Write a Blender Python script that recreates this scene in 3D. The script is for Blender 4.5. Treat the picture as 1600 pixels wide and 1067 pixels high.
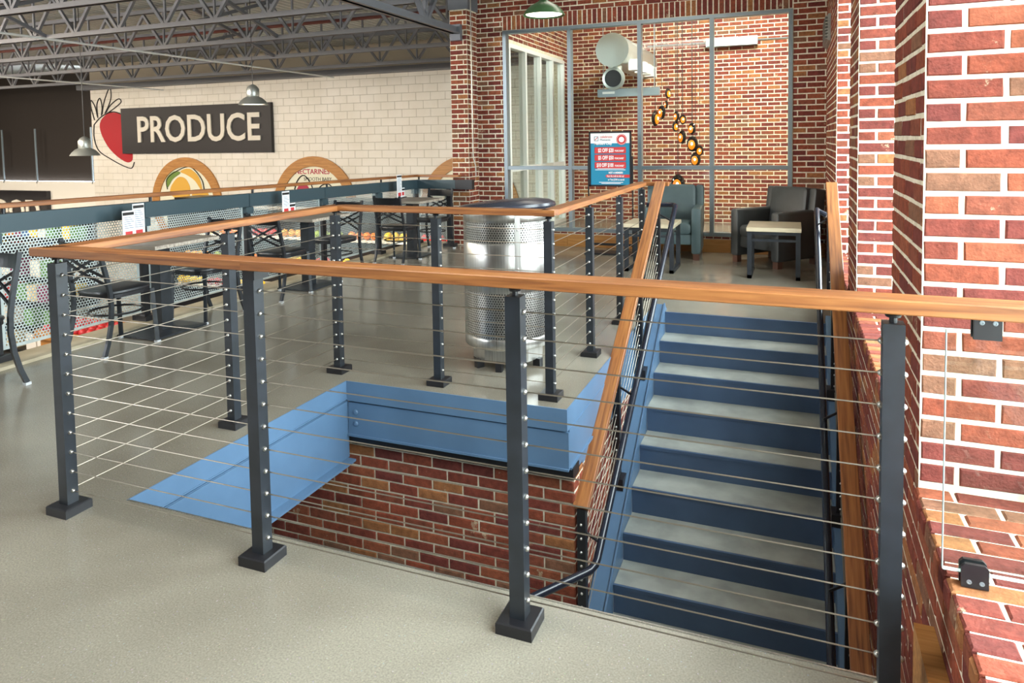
import bpy, math, random
from mathutils import Vector, Matrix
random.seed(7)
D = bpy.data
COL = bpy.context.scene.collection
for o in list(D.objects):
    D.objects.remove(o, do_unlink=True)
SC = bpy.context.scene
PI = math.pi

# ------------------------------------------------------------------ camera
CAM_POS = Vector((2.68627, -1.89584, 1.44915))
YAW, PITCH, ROLL = -0.379891, 0.055115, -0.015799
FPX, CY = 1105.206, 281.378
fw = Vector((math.sin(YAW) * math.cos(PITCH), math.cos(YAW) * math.cos(PITCH), -math.sin(PITCH)))
r0 = Vector((math.cos(YAW), -math.sin(YAW), 0.0))
u0 = r0.cross(fw)
RT = math.cos(ROLL) * r0 + math.sin(ROLL) * u0
UP = -math.sin(ROLL) * r0 + math.cos(ROLL) * u0
cd = D.cameras.new('camera')
cam = D.objects.new('camera', cd)
COL.objects.link(cam)
mw = Matrix((RT, UP, -fw)).transposed().to_4x4()
mw.translation = CAM_POS
cam.matrix_world = mw
cd.sensor_width = 36.0
cd.lens = FPX / 1600.0 * 36.0
cd.shift_y = -(533.5 - CY) / 1600.0
cd.clip_start = 0.05
cd.clip_end = 200
SC.camera = cam

def pix(p):
    d = Vector(p) - CAM_POS
    z = d.dot(fw)
    if z < 0.05:
        return None
    return (800 + FPX * d.dot(RT) / z, CY - FPX * d.dot(UP) / z, z)

# ------------------------------------------------------------------ world, sun-less overcast sky, lamps, exposure
SKY = 18.0
w = D.worlds.new('world')
SC.world = w
w.use_nodes = True
bg = w.node_tree.nodes['Background']
bg.inputs['Color'].default_value = (0.90, 0.95, 1.0, 1)
bg.inputs['Strength'].default_value = SKY
SC.view_settings.view_transform = 'Standard'
SC.view_settings.look = 'None'
SC.view_settings.gamma = 1.0
SC.view_settings.use_curve_mapping = False
SC.view_settings.exposure = 0.26

def area(name, loc, target, size, size_y, power, color=(1, 1, 1), portal=False):
    l = D.lights.new(name, 'AREA')
    l.shape = 'RECTANGLE'
    l.size, l.size_y, l.energy, l.color = size, size_y, power, color
    if portal:
        l.cycles.is_portal = True
    o = D.objects.new(name, l)
    COL.objects.link(o)
    o.location = loc
    d = Vector(target) - Vector(loc)
    o.rotation_euler = d.to_track_quat('-Z', 'Y').to_euler()
    return o

BAYS = [(-1.6, 0.5), (1.17, 2.85), (3.5, 5.2)]
SILL, HEAD = 0.385, 3.1
for a, b in BAYS:
    area('window_portal', (3.62, (a + b) / 2, (SILL + HEAD) / 2), (0, (a + b) / 2, (SILL + HEAD) / 2), b - a, HEAD - SILL, 1, portal=True)
# ceiling lamps of the grocery hall (out of the frame) and unseen area lights over the mezzanine
WARM = (1.0, 0.86, 0.68)
for x, y, e in ((-8.2, 0.0, 420), (-12, 3.0, 380), (-17, 5.5, 330), (-22, 8.5, 200)):
    area('hall_ceiling_lamp', (x, y, 3.1), (x + 1.0, y + 5.0, -1.2), 2.4, 1.2, e, WARM)
area('mezzanine_ceiling_lamp', (0.3, -0.7, 3.7), (0.3, -0.6, 0), 2.4, 1.2, 70, (1.0, 0.93, 0.82))  # unseen light added to brighten the near floor
area('lounge_ceiling_lamp', (1.0, 5.3, 3.6), (1.0, 6.2, 0), 1.6, 0.8, 18, (1.0, 0.92, 0.8))  # unseen area light aimed down at the lounge
area('vestibule_ceiling_lamp', (2.2, 7.9, 3.88), (0.9, 10.2, 0.8), 1.6, 0.3, 250, (1.0, 0.93, 0.82))  # unseen light added to brighten the vestibule bricks
area('clerestory_light', (-9.5, -6.5, 3.2), (-5.5, 7.0, 3.95), 5.0, 0.8, 700, (0.9, 0.95, 1.0))  # added light on joists and deck, standing in for assumed daylight

# ------------------------------------------------------------------ materials
def lin(h):
    h = h.lstrip('#')
    v = [int(h[i:i + 2], 16) / 255 for i in (0, 2, 4)]
    return tuple((c / 12.92 if c <= 0.04045 else ((c + 0.055) / 1.055) ** 2.4) for c in v) + (1.0,)

def mat(name, color, rough=0.5, metal=0.0, spec=0.5, **kw):
    m = D.materials.new(name)
    m.use_nodes = True
    b = m.node_tree.nodes['Principled BSDF']
    b.inputs['Base Color'].default_value = lin(color) if isinstance(color, str) else tuple(color) + (1.0,)
    b.inputs['Roughness'].default_value = rough
    b.inputs['Metallic'].default_value = metal
    b.inputs['Specular IOR Level'].default_value = spec
    if 'emit' in kw:
        b.inputs['Emission Color'].default_value = lin(kw['emit'])
        b.inputs['Emission Strength'].default_value = kw['strength']
    return m

def nodes(m):
    nt = m.node_tree
    return nt, nt.nodes, nt.links, nt.nodes['Principled BSDF']

def add_noise(m, c1, c2, scale=8.0, stretch=(1, 1, 1), detail=6, bump=0.0, lo=0.35, hi=0.65, rough=None, coord='Object', bscale=None):
    nt, N, L, b = nodes(m)
    tc = N.new('ShaderNodeTexCoord')
    mp = N.new('ShaderNodeMapping')
    mp.inputs['Scale'].default_value = stretch
    nz = N.new('ShaderNodeTexNoise')
    nz.inputs['Scale'].default_value = scale
    nz.inputs['Detail'].default_value = detail
    rp = N.new('ShaderNodeValToRGB')
    rp.color_ramp.elements[0].position, rp.color_ramp.elements[1].position = lo, hi
    rp.color_ramp.elements[0].color = lin(c1)
    rp.color_ramp.elements[1].color = lin(c2)
    L.new(tc.outputs[coord], mp.inputs['Vector'])
    L.new(mp.outputs[0], nz.inputs['Vector'])
    L.new(nz.outputs['Fac'], rp.inputs['Fac'])
    L.new(rp.outputs['Color'], b.inputs['Base Color'])
    if bump:
        bp = N.new('ShaderNodeBump')
        bp.inputs['Strength'].default_value = bump
        bp.inputs['Distance'].default_value = 0.01
        src = nz
        if bscale:
            src = N.new('ShaderNodeTexNoise')
            src.inputs['Scale'].default_value = bscale
            src.inputs['Detail'].default_value = 4
            L.new(mp.outputs[0], src.inputs['Vector'])
        L.new(src.outputs['Fac'], bp.inputs['Height'])
        L.new(bp.outputs[0], b.inputs['Normal'])
    if rough:
        mr = N.new('ShaderNodeMapRange')
        mr.inputs['To Min'].default_value, mr.inputs['To Max'].default_value = rough
        L.new(nz.outputs['Fac'], mr.inputs['Value'])
        L.new(mr.outputs[0], b.inputs['Roughness'])
    return m

M = {}
def brick_material(name, cols, smear, mort):
    m = mat(name, '#804030', 0.85, spec=0.25)
    nt, N, L, b = nodes(m)
    oi = N.new('ShaderNodeObjectInfo')
    at = N.new('ShaderNodeAttribute')
    at.attribute_name = 'rnd'
    ad = N.new('ShaderNodeMath'); ad.operation = 'ADD'
    fr = N.new('ShaderNodeMath'); fr.operation = 'FRACT'
    L.new(oi.outputs['Random'], ad.inputs[0]); L.new(at.outputs['Fac'], ad.inputs[1]); L.new(ad.outputs[0], fr.inputs[0])
    rp = N.new('ShaderNodeValToRGB')
    cr = rp.color_ramp
    cr.interpolation = 'CONSTANT'
    while len(cr.elements) < len(cols):
        cr.elements.new(0.5)
    for i, c in enumerate(cols):
        cr.elements[i].position = i / len(cols)
        cr.elements[i].color = lin(c)
    L.new(fr.outputs[0], rp.inputs['Fac'])
    ge = N.new('ShaderNodeNewGeometry')
    nz = N.new('ShaderNodeTexNoise'); nz.inputs['Scale'].default_value = 26; nz.inputs['Detail'].default_value = 7; nz.inputs['Roughness'].default_value = 0.7
    L.new(ge.outputs['Position'], nz.inputs['Vector'])
    mr = N.new('ShaderNodeMapRange'); mr.inputs['From Min'].default_value = 0.3; mr.inputs['From Max'].default_value = 0.7
    mr.inputs['To Min'].default_value = 0.62; mr.inputs['To Max'].default_value = 1.42
    L.new(nz.outputs['Fac'], mr.inputs['Value'])
    mx = N.new('ShaderNodeMix'); mx.data_type = 'RGBA'; mx.blend_type = 'MULTIPLY'; mx.inputs[0].default_value = 1.0
    L.new(rp.outputs['Color'], mx.inputs[6]); L.new(mr.outputs[0], mx.inputs[7])
    # pale mortar smears left on some bricks
    n2 = N.new('ShaderNodeTexNoise'); n2.inputs['Scale'].default_value = 5.5; n2.inputs['Detail'].default_value = 8; n2.inputs['Roughness'].default_value = 0.72
    L.new(ge.outputs['Position'], n2.inputs['Vector'])
    sr = N.new('ShaderNodeMapRange'); sr.inputs['From Min'].default_value = smear; sr.inputs['From Max'].default_value = smear + 0.05
    sr.inputs['To Min'].default_value = 0.0; sr.inputs['To Max'].default_value = 0.75
    L.new(n2.outputs['Fac'], sr.inputs['Value'])
    m2 = N.new('ShaderNodeMix'); m2.data_type = 'RGBA'
    m2.inputs[7].default_value = lin(mort)
    L.new(sr.outputs[0], m2.inputs[0]); L.new(mx.outputs[2], m2.inputs[6])
    L.new(m2.outputs[2], b.inputs['Base Color'])
    n3 = N.new('ShaderNodeTexNoise'); n3.inputs['Scale'].default_value = 110; n3.inputs['Detail'].default_value = 5
    L.new(ge.outputs['Position'], n3.inputs['Vector'])
    bp = N.new('ShaderNodeBump'); bp.inputs['Strength'].default_value = 0.7; bp.inputs['Distance'].default_value = 0.005
    L.new(n3.outputs['Fac'], bp.inputs['Height']); L.new(bp.outputs[0], b.inputs['Normal'])
    return m

REDS = ['#854431', '#7a3d30', '#8e4f38', '#703730', '#814736', '#97633f', '#763a30', '#884533', '#7e5743', '#6d3630']
M['brick'] = brick_material('brick_red', REDS, 0.63, '#cdbd9d')
M['mortar'] = add_noise(mat('mortar', '#d6cbb2', 0.95, spec=0.1), '#d2c8b0', '#ebe3d0', 30, bump=0.4)
M['block'] = add_noise(mat('painted_block', '#e8e2d6', 0.7), '#e2dbce', '#ece6dc', 1.2)
M['block_joint'] = mat('block_joint', '#b4ab9b', 0.9, spec=0.2)

def floor_mat():
    m = mat('polished_concrete', '#8f8776', 0.16, spec=0.55)
    nt, N, L, b = nodes(m)
    ge = N.new('ShaderNodeNewGeometry')
    n1 = N.new('ShaderNodeTexNoise'); n1.inputs['Scale'].default_value = 0.9; n1.inputs['Detail'].default_value = 5
    n2 = N.new('ShaderNodeTexNoise'); n2.inputs['Scale'].default_value = 170; n2.inputs['Detail'].default_value = 3
    vo = N.new('ShaderNodeTexVoronoi'); vo.inputs['Scale'].default_value = 70
    for n in (n1, n2, vo):
        L.new(ge.outputs['Position'], n.inputs['Vector'])
    rp = N.new('ShaderNodeValToRGB')
    rp.color_ramp.elements[0].position, rp.color_ramp.elements[1].position = 0.34, 0.66
    rp.color_ramp.elements[0].color = lin('#766b52'); rp.color_ramp.elements[1].color = lin('#92886d')
    L.new(n1.outputs['Fac'], rp.inputs['Fac'])
    mr = N.new('ShaderNodeMapRange'); mr.inputs['From Min'].default_value = 0.3; mr.inputs['From Max'].default_value = 0.7
    mr.inputs['To Min'].default_value = 0.8; mr.inputs['To Max'].default_value = 1.18
    L.new(n2.outputs['Fac'], mr.inputs['Value'])
    mx = N.new('ShaderNodeMix'); mx.data_type = 'RGBA'; mx.blend_type = 'MULTIPLY'; mx.inputs[0].default_value = 1
    L.new(rp.outputs[0], mx.inputs[6]); L.new(mr.outputs[0], mx.inputs[7])
    # sparse dark and pale aggregate specks
    sp = N.new('ShaderNodeMapRange'); sp.inputs['From Min'].default_value = 0.10; sp.inputs['From Max'].default_value = 0.16
    sp.inputs['To Min'].default_value = 0.22; sp.inputs['To Max'].default_value = 0.0
    L.new(vo.outputs['Distance'], sp.inputs['Value'])
    m2 = N.new('ShaderNodeMix'); m2.data_type = 'RGBA'
    L.new(sp.outputs[0], m2.inputs[0]); L.new(mx.outputs[2], m2.inputs[6]); L.new(vo.outputs['Color'], m2.inputs[7])
    hs = N.new('ShaderNodeHueSaturation'); hs.inputs['Saturation'].default_value = 0.55
    L.new(m2.outputs[2], hs.inputs['Color'])
    L.new(hs.outputs[0], b.inputs['Base Color'])
    rr = N.new('ShaderNodeMapRange'); rr.inputs['To Min'].default_value = 0.10; rr.inputs['To Max'].default_value = 0.26
    L.new(n1.outputs['Fac'], rr.inputs['Value']); L.new(rr.outputs[0], b.inputs['Roughness'])
    bp = N.new('ShaderNodeBump'); bp.inputs['Strength'].default_value = 0.05; bp.inputs['Distance'].default_value = 0.002
    L.new(n1.outputs['Fac'], bp.inputs['Height']); L.new(bp.outputs[0], b.inputs['Normal'])
    return m
M['floor'] = floor_mat()
M['tread'] = add_noise(mat('tread_concrete', '#8f9390', 0.5), '#8a8c86', '#a5a79f', 5, bump=0.1)
M['curb'] = add_noise(mat('curb_concrete', '#b5a88e', 0.6), '#a3967c', '#bfb298', 4)
M['hall_floor'] = add_noise(mat('hall_floor', '#6f675c', 0.3), '#665f55', '#7b7366', 1.5)

def wood(name, c1, c2, c3, rough=0.42, scale=4.0, st=(0.7, 14, 14)):
    m = mat(name, c2, rough)
    nt, N, L, b = nodes(m)
    tc = N.new('ShaderNodeTexCoord'); mp = N.new('ShaderNodeMapping'); mp.inputs['Scale'].default_value = st
    oi = N.new('ShaderNodeObjectInfo')
    ml = N.new('ShaderNodeMath'); ml.operation = 'MULTIPLY'; ml.inputs[1].default_value = 37.0
    L.new(oi.outputs['Random'], ml.inputs[0])
    L.new(tc.outputs['Object'], mp.inputs['Vector']); L.new(ml.outputs[0], mp.inputs['Location'])
    nz = N.new('ShaderNodeTexNoise'); nz.inputs['Scale'].default_value = scale; nz.inputs['Detail'].default_value = 7; nz.inputs['Distortion'].default_value = 0.6
    L.new(mp.outputs[0], nz.inputs['Vector'])
    rp = N.new('ShaderNodeValToRGB')
    cr = rp.color_ramp
    cr.elements[0].position = 0.30; cr.elements[0].color = lin(c1)
    cr.elements[1].position = 0.72; cr.elements[1].color = lin(c3)
    e = cr.elements.new(0.5); e.color = lin(c2)
    L.new(nz.outputs['Fac'], rp.inputs['Fac']); L.new(rp.outputs[0], b.inputs['Base Color'])
    n2 = N.new('ShaderNodeTexNoise'); n2.inputs['Scale'].default_value = scale * 9; n2.inputs['Detail'].default_value = 3
    L.new(mp.outputs[0], n2.inputs['Vector'])
    bp = N.new('ShaderNodeBump'); bp.inputs['Strength'].default_value = 0.12; bp.inputs['Distance'].default_value = 0.003
    L.new(n2.outputs['Fac'], bp.inputs['Height']); L.new(bp.outputs[0], b.inputs['Normal'])
    return m
M['rail_wood'] = wood('oiled_hardwood', '#6a3d22', '#925b31', '#ab723f')
M['pale_wood'] = wood('honey_maple', '#9d6a35', '#b98145', '#c99456', 0.45)
M['table_wood'] = wood('grey_washed_wood', '#7d7268', '#a59a8d', '#beb4a5', 0.5, 3.0)
M['beige_top'] = wood('pale_laminate', '#a89a80', '#bfb297', '#cbc0a8', 0.45, 3.0)
M['dark'] = mat('charcoal_powder_coat', '#24282d', 0.38)
add_noise(M['dark'], '#212529', '#292d33', 14, bump=0.02)
M['black'] = mat('black_metal', '#1b1b1f', 0.38)
M['gallery_dark'] = mat('slate_painted_steel', '#34474f', 0.45)
M['steel_cable'] = mat('stainless_cable', '#9c9385', 0.36, 0.9)
M['stainless'] = mat('brushed_stainless', '#c3c2bd', 0.3, 0.95)
add_noise(M['stainless'], '#b4b3ae', '#cfceca', 3, stretch=(60, 60, 1), rough=(0.22, 0.4))
M['blue'] = add_noise(mat('blue_painted_steel', '#587593', 0.38), '#54708d', '#5c7a99', 3)
M['riser'] = add_noise(mat('dark_blue_riser', '#44597a', 0.45), '#425672', '#4a607e', 3)
M['pipe_blue'] = mat('dark_blue_pipe', '#1e222d', 0.24)
M['alu'] = mat('clear_anodised_aluminium', '#8f9ba2', 0.4, 0.55)
M['white_frame'] = mat('white_frame', '#e4e6e6', 0.4)
M['joist'] = mat('grey_joist_paint', '#6a6c74', 0.5)
M['deck'] = mat('galvanised_deck', '#b3b6b3', 0.42, 0.35)
M['galv'] = mat('galvanised_duct', '#b9bdb9', 0.36, 0.75)
M['white'] = mat('white_paint', '#e9e4da', 0.7)
M['front_wall'] = mat('brown_plaster', '#6a5a4c', 0.8)
M['sign_dark'] = mat('sign_dark_brown', '#1d191d', 0.5)
M['cream'] = mat('sign_cream_letter', '#ddd6c8', 0.6)
M['dark_wall'] = mat('dark_brown_wall', '#241c17', 0.8)
M['red'] = mat('mural_red', '#b01020', 0.6)
M['ink'] = mat('mural_black_line', '#1e1a18', 0.6)
M['mural_cream'] = mat('mural_cream', '#e9e6cf', 0.6)
M['mural_yellow'] = mat('mural_yellow', '#dfab44', 0.6)
M['mural_green'] = mat('mural_green', '#6d8a3c', 0.6)
M['mural_pink'] = mat('mural_crimson', '#b0304a', 0.6)
M['vinyl'] = mat('black_vinyl', '#24262a', 0.32)
M['leather'] = add_noise(mat('teal_grey_vinyl', '#47585b', 0.42), '#435457', '#4d5f62', 5, bump=0.05, bscale=90)
M['brown_leather'] = add_noise(mat('charcoal_vinyl', '#3b3d3d', 0.45), '#383a3a', '#424545', 5, bump=0.05, bscale=90)
M['foot_wood'] = mat('brown_chair_foot', '#5a3a2c', 0.5)
M['foot_cap'] = mat('white_glide', '#c9ccd0', 0.4)
M['lid'] = mat('dark_navy_plastic', '#32343e', 0.25)
M['hole_dark'] = mat('bin_liner_dark', '#17181a', 0.7)
M['paper'] = mat('white_card', '#eef0f2', 0.5)
M['teal'] = mat('poster_teal', '#1583a8', 0.5)
M['poster_red'] = mat('poster_red', '#c8393b', 0.5)
M['poster_grey'] = mat('poster_grey_text', '#5b7286', 0.5)
M['green_enamel'] = mat('green_enamel', '#3f5f3c', 0.3)
M['lamp_in'] = mat('lamp_glow', '#ffffff', 0.5, emit='#fff3dd', strength=3.0)
M['red_part'] = mat('red_sprinkler_pipe', '#5c2820', 0.6)
M['perf'] = mat('galvanised_perforated', '#bfc8c6', 0.42, 0.35)
M['amber'] = mat('amber_glow', '#d8720e', 0.3, emit='#ff8410', strength=0.55)
M['smoke'] = mat('smoked_glass', '#231d1a', 0.06)
M['outdoor'] = add_noise(mat('outdoor_paving', '#8d938d', 0.9), '#848b80', '#9aa196', 0.4)

def glass_mat(name, tint, refl):
    m = D.materials.new(name)
    m.use_nodes = True
    nt = m.node_tree
    nt.nodes.clear()
    out = nt.nodes.new('ShaderNodeOutputMaterial')
    tr = nt.nodes.new('ShaderNodeBsdfTransparent'); tr.inputs[0].default_value = tint
    gl = nt.nodes.new('ShaderNodeBsdfGlossy'); gl.inputs['Roughness'].default_value = 0.0
    fz = nt.nodes.new('ShaderNodeFresnel'); fz.inputs[0].default_value = refl
    mx = nt.nodes.new('ShaderNodeMixShader')
    ge = nt.nodes.new('ShaderNodeNewGeometry')      # only the outer faces of the pane reflect
    ff = nt.nodes.new('ShaderNodeMath'); ff.operation = 'SUBTRACT'; ff.use_clamp = True
    nt.links.new(fz.outputs[0], ff.inputs[0]); nt.links.new(ge.outputs['Backfacing'], ff.inputs[1])
    nt.links.new(ff.outputs[0], mx.inputs[0]); nt.links.new(tr.outputs[0], mx.inputs[1]); nt.links.new(gl.outputs[0], mx.inputs[2])
    nt.links.new(mx.outputs[0], out.inputs[0])
    return m
M['glass'] = glass_mat('window_glass', (0.93, 0.97, 0.96, 1), 1.5)
M['panel_glass'] = glass_mat('guard_glass', (0.9, 0.95, 0.93, 1), 1.5)
M['glass_edge'] = mat('green_glass_edge', '#cfe6e2', 0.2)

# ------------------------------------------------------------------ mesh helpers
class MB:
    def __init__(s):
        s.v, s.f = [], []
    def add(s, vs, fs):
        n = len(s.v)
        s.v += [tuple(p) for p in vs]
        s.f += [tuple(i + n for i in f) for f in fs]
        return s
    def box(s, x0, x1, y0, y1, z0, z1):
        vs = [(x, y, z) for z in (z0, z1) for y in (y0, y1) for x in (x0, x1)]
        return s.add(vs, [(0, 2, 3, 1), (4, 5, 7, 6), (0, 1, 5, 4), (2, 6, 7, 3), (0, 4, 6, 2), (1, 3, 7, 5)])
    def cbox(s, c, d):
        return s.box(c[0] - d[0] / 2, c[0] + d[0] / 2, c[1] - d[1] / 2, c[1] + d[1] / 2, c[2] - d[2] / 2, c[2] + d[2] / 2)
    def rbox(s, x0, x1, y0, y1, z0, z1, r, n=3):
        """box with rounded vertical-profile edges (rounded in XZ and softened along Y)"""
        poly = []
        for cx, cz, a0 in ((x1 - r, z1 - r, 0), (x0 + r, z1 - r, 90), (x0 + r, z0 + r, 180), (x1 - r, z0 + r, 270)):
            for k in range(n + 1):
                a = math.radians(a0 + 90 * k / n)
                poly.append((cx + r * math.cos(a), cz + r * math.sin(a)))
        mx, mz = (x0 + x1) / 2, (z0 + z1) / 2
        q = r * 0.6
        rings = []
        for y, sh in ((y0, q), (y0 + q * 0.3, q * 0.3), (y0 + q, 0), (y1 - q, 0), (y1 - q * 0.3, q * 0.3), (y1, q)):
            sx = 1 - sh / max(1e-6, (x1 - x0) / 2); sz = 1 - sh / max(1e-6, (z1 - z0) / 2)
            rings.append([(mx + (p[0] - mx) * sx, y, mz + (p[1] - mz) * sz) for p in poly])
        k = len(poly)
        vs = [p for rg in rings for p in rg]
        fs = [(i * k + j, i * k + (j + 1) % k, (i + 1) * k + (j + 1) % k, (i + 1) * k + j) for i in range(len(rings) - 1) for j in range(k)]
        fs += [tuple(range(k))[::-1], tuple(range((len(rings) - 1) * k, len(rings) * k))]
        return s.add(vs, fs)
    def bar(s, p, q, w, h, up=(0, 0, 1)):
        p, q = Vector(p), Vector(q)
        d = (q - p).normalized()
        a = d.cross(Vector(up))
        if a.length < 1e-4:
            a = d.cross(Vector((1, 0, 0)))
        a.normalize()
        b = a.cross(d).normalized()
        vs = [c + a * i * w / 2 + b * j * h / 2 for c in (p, q) for i, j in ((-1, -1), (1, -1), (1, 1), (-1, 1))]
        return s.add(vs, [(0, 1, 2, 3), (4, 7, 6, 5), (0, 4, 5, 1), (1, 5, 6, 2), (2, 6, 7, 3), (3, 7, 4, 0)])
    def tube(s, path, r, n=10, sect=None, closed=False):
        path = [Vector(p) for p in path]
        k = len(path)
        prev = None
        rings = []
        for i, p in enumerate(path):
            if closed:
                d = path[(i + 1) % k] - path[i - 1]
            else:
                d = path[min(i + 1, k - 1)] - path[max(i - 1, 0)]
            d.normalize()
            if prev is None:
                a = d.cross(Vector((0, 0, 1)))
                if a.length < 1e-3:
                    a = d.cross(Vector((0, 1, 0)))
            else:
                a = prev - d * prev.dot(d)
            a.normalize()
            prev = a
            b = d.cross(a)
            if sect:
                rings.append([p + a * x + b * y for x, y in sect])
            else:
                rings.append([p + a * r * math.cos(2 * PI * j / n) + b * r * math.sin(2 * PI * j / n) for j in range(n)])
        m = len(rings[0])
        vs = [q for rg in rings for q in rg]
        fs = []
        for i in range(k if closed else k - 1):
            i2 = (i + 1) % k
            for j in range(m):
                fs.append((i * m + j, i * m + (j + 1) % m, i2 * m + (j + 1) % m, i2 * m + j))
        if not closed:
            fs += [tuple(range(m))[::-1], tuple(range((k - 1) * m, k * m))]
        return s.add(vs, fs)
    def lathe(s, prof, n=32, c=(0, 0, 0), caps=True):
        vs = [(c[0] + r * math.cos(2 * PI * j / n), c[1] + r * math.sin(2 * PI * j / n), c[2] + z) for r, z in prof for j in range(n)]
        fs = [(i * n + j, i * n + (j + 1) % n, (i + 1) * n + (j + 1) % n, (i + 1) * n + j) for i in range(len(prof) - 1) for j in range(n)]
        if caps:
            fs += [tuple(range(n))[::-1], tuple(range((len(prof) - 1) * n, len(prof) * n))]
        return s.add(vs, fs)
    def prism(s, poly, axis, a, b):
        """poly in the two other axes, extruded from a to b along axis"""
        def pt(p, t):
            return {'x': (t, p[0], p[1]), 'y': (p[0], t, p[1]), 'z': (p[0], p[1], t)}[axis]
        k = len(poly)
        vs = [pt(p, a) for p in poly] + [pt(p, b) for p in poly]
        fs = [(i, (i + 1) % k, k + (i + 1) % k, k + i) for i in range(k)] + [tuple(range(k))[::-1], tuple(range(k, 2 * k))]
        return s.add(vs, fs)
    def mesh(s, name, m, smooth=False):
        me = D.meshes.new(name)
        me.from_pydata(s.v, [], s.f)
        me.materials.append(m)
        if smooth:
            me.polygons.foreach_set('use_smooth', [True] * len(me.polygons))
            try:
                me.set_sharp_from_angle(angle=math.radians(38))
            except Exception:
                pass
        me.update()
        return me
    def build(s, name, m, parent=None, world=False, smooth=False, loc=None, rot=None):
        me = s.mesh(name, m, smooth)
        import_bm(me)
        return place(name, me, parent, world, loc, rot)

import bmesh
def import_bm(me):
    bm = bmesh.new()
    bm.from_mesh(me)
    bmesh.ops.recalc_face_normals(bm, faces=bm.faces)
    bm.to_mesh(me)
    bm.free()

def place(name, data, parent=None, world=False, loc=None, rot=None, matrix=None):
    o = D.objects.new(name, data)
    COL.objects.link(o)
    if loc is not None:
        o.location = loc
    if rot is not None:
        o.rotation_euler = rot
    if matrix is not None:
        o.matrix_basis = matrix
    if parent is not None:
        o.parent = parent
        if world and parent.parent is None:
            o.matrix_parent_inverse = parent.matrix_basis.inverted()
    return o

def thing(name, label, cat, loc=(0, 0, 0), rz=0.0, group=None):
    o = D.objects.new(name, None)
    COL.objects.link(o)
    o.empty_display_size = 0.1
    o.location = loc
    o.rotation_euler = (0, 0, rz)
    o.matrix_basis = Matrix.Translation(loc) @ Matrix.Rotation(rz, 4, 'Z')
    o['label'], o['category'] = label, cat
    if group:
        o['group'] = group
    return o

def tag(o, label, cat, group=None):
    o['label'], o['category'] = label, cat
    if group:
        o['group'] = group
    return o

def struct(o):
    o['kind'] = 'structure'
    return o

def copy_tree(o, parent=None):
    c = o.copy()
    COL.objects.link(c)
    c.parent = parent
    if parent is not None:
        c.matrix_parent_inverse = o.matrix_parent_inverse.copy()
    for ch in KIDS.get(o.name, []) or [k for k in o.children]:
        copy_tree(ch, c)
    return c
KIDS = {}

def dup(root, loc, rz, label, group=None):
    c = copy_tree(root)
    c.matrix_basis = Matrix.Translation(loc) @ Matrix.Rotation(rz, 4, 'Z')
    c['label'] = label
    if group:
        c['group'] = group
    return c

def text(body, size, loc, rot, m, parent, sx=1.0, bold=0.0, align='LEFT', name='lettering', extrude=0.003, spacing=1.0):
    cu = D.curves.new(name, 'FONT')
    cu.body = body
    cu.size = size
    cu.extrude = extrude
    cu.offset = bold
    cu.align_x = align
    cu.space_character = spacing
    cu.resolution_u = 3
    cu.materials.append(m)
    o = D.objects.new(name, cu)
    COL.objects.link(o)
    bpy.context.view_layer.update()
    me = D.meshes.new_from_object(o.evaluated_get(bpy.context.evaluated_depsgraph_get()))
    me.name = name
    D.objects.remove(o, do_unlink=True)
    D.curves.remove(cu)
    o = D.objects.new(name, me)
    COL.objects.link(o)
    o.location, o.rotation_euler = loc, rot
    o.scale = (sx, 1, 1)
    o.parent = parent
    if parent.parent is None:
        o.matrix_parent_inverse = parent.matrix_basis.inverted()
    return o
FRONT = (PI / 2, 0, 0)

# ------------------------------------------------------------------ masonry
BRICK_CACHE = {}
def brick_mesh(L, H, depth, m, var, name):
    key = (round(L, 3), round(H, 3), round(depth, 3), m.name, var)
    if key in BRICK_CACHE:
        return BRICK_CACHE[key]
    rnd = random.Random(str(key))
    c = min(0.005, H * 0.1)
    j = 0.0012 if H < 0.1 else 0.0004
    def q(x, y, z):
        return (x + rnd.uniform(-j, j), y + rnd.uniform(-j, j), z)
    a, b = L / 2, H / 2
    vs = [(-a, -b, -depth), (a, -b, -depth), (a, b, -depth), (-a, b, -depth)]
    vs += [q(-a, -b, -c), q(a, -b, -c), q(a, b, -c), q(-a, b, -c)]
    vs += [q(-a + c, -b + c, rnd.uniform(-j, j)), q(a - c, -b + c, rnd.uniform(-j, j)), q(a - c, b - c, rnd.uniform(-j, j)), q(-a + c, b - c, rnd.uniform(-j, j))]
    fs = [(0, 1, 5, 4), (1, 2, 6, 5), (2, 3, 7, 6), (3, 0, 4, 7), (4, 5, 9, 8), (5, 6, 10, 9), (6, 7, 11, 10), (7, 4, 8, 11), (8, 9, 10, 11)]
    me = D.meshes.new(name)
    me.from_pydata(vs, [], fs)
    me.materials.append(m)
    me.update()
    BRICK_CACHE[key] = me
    return me

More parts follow.
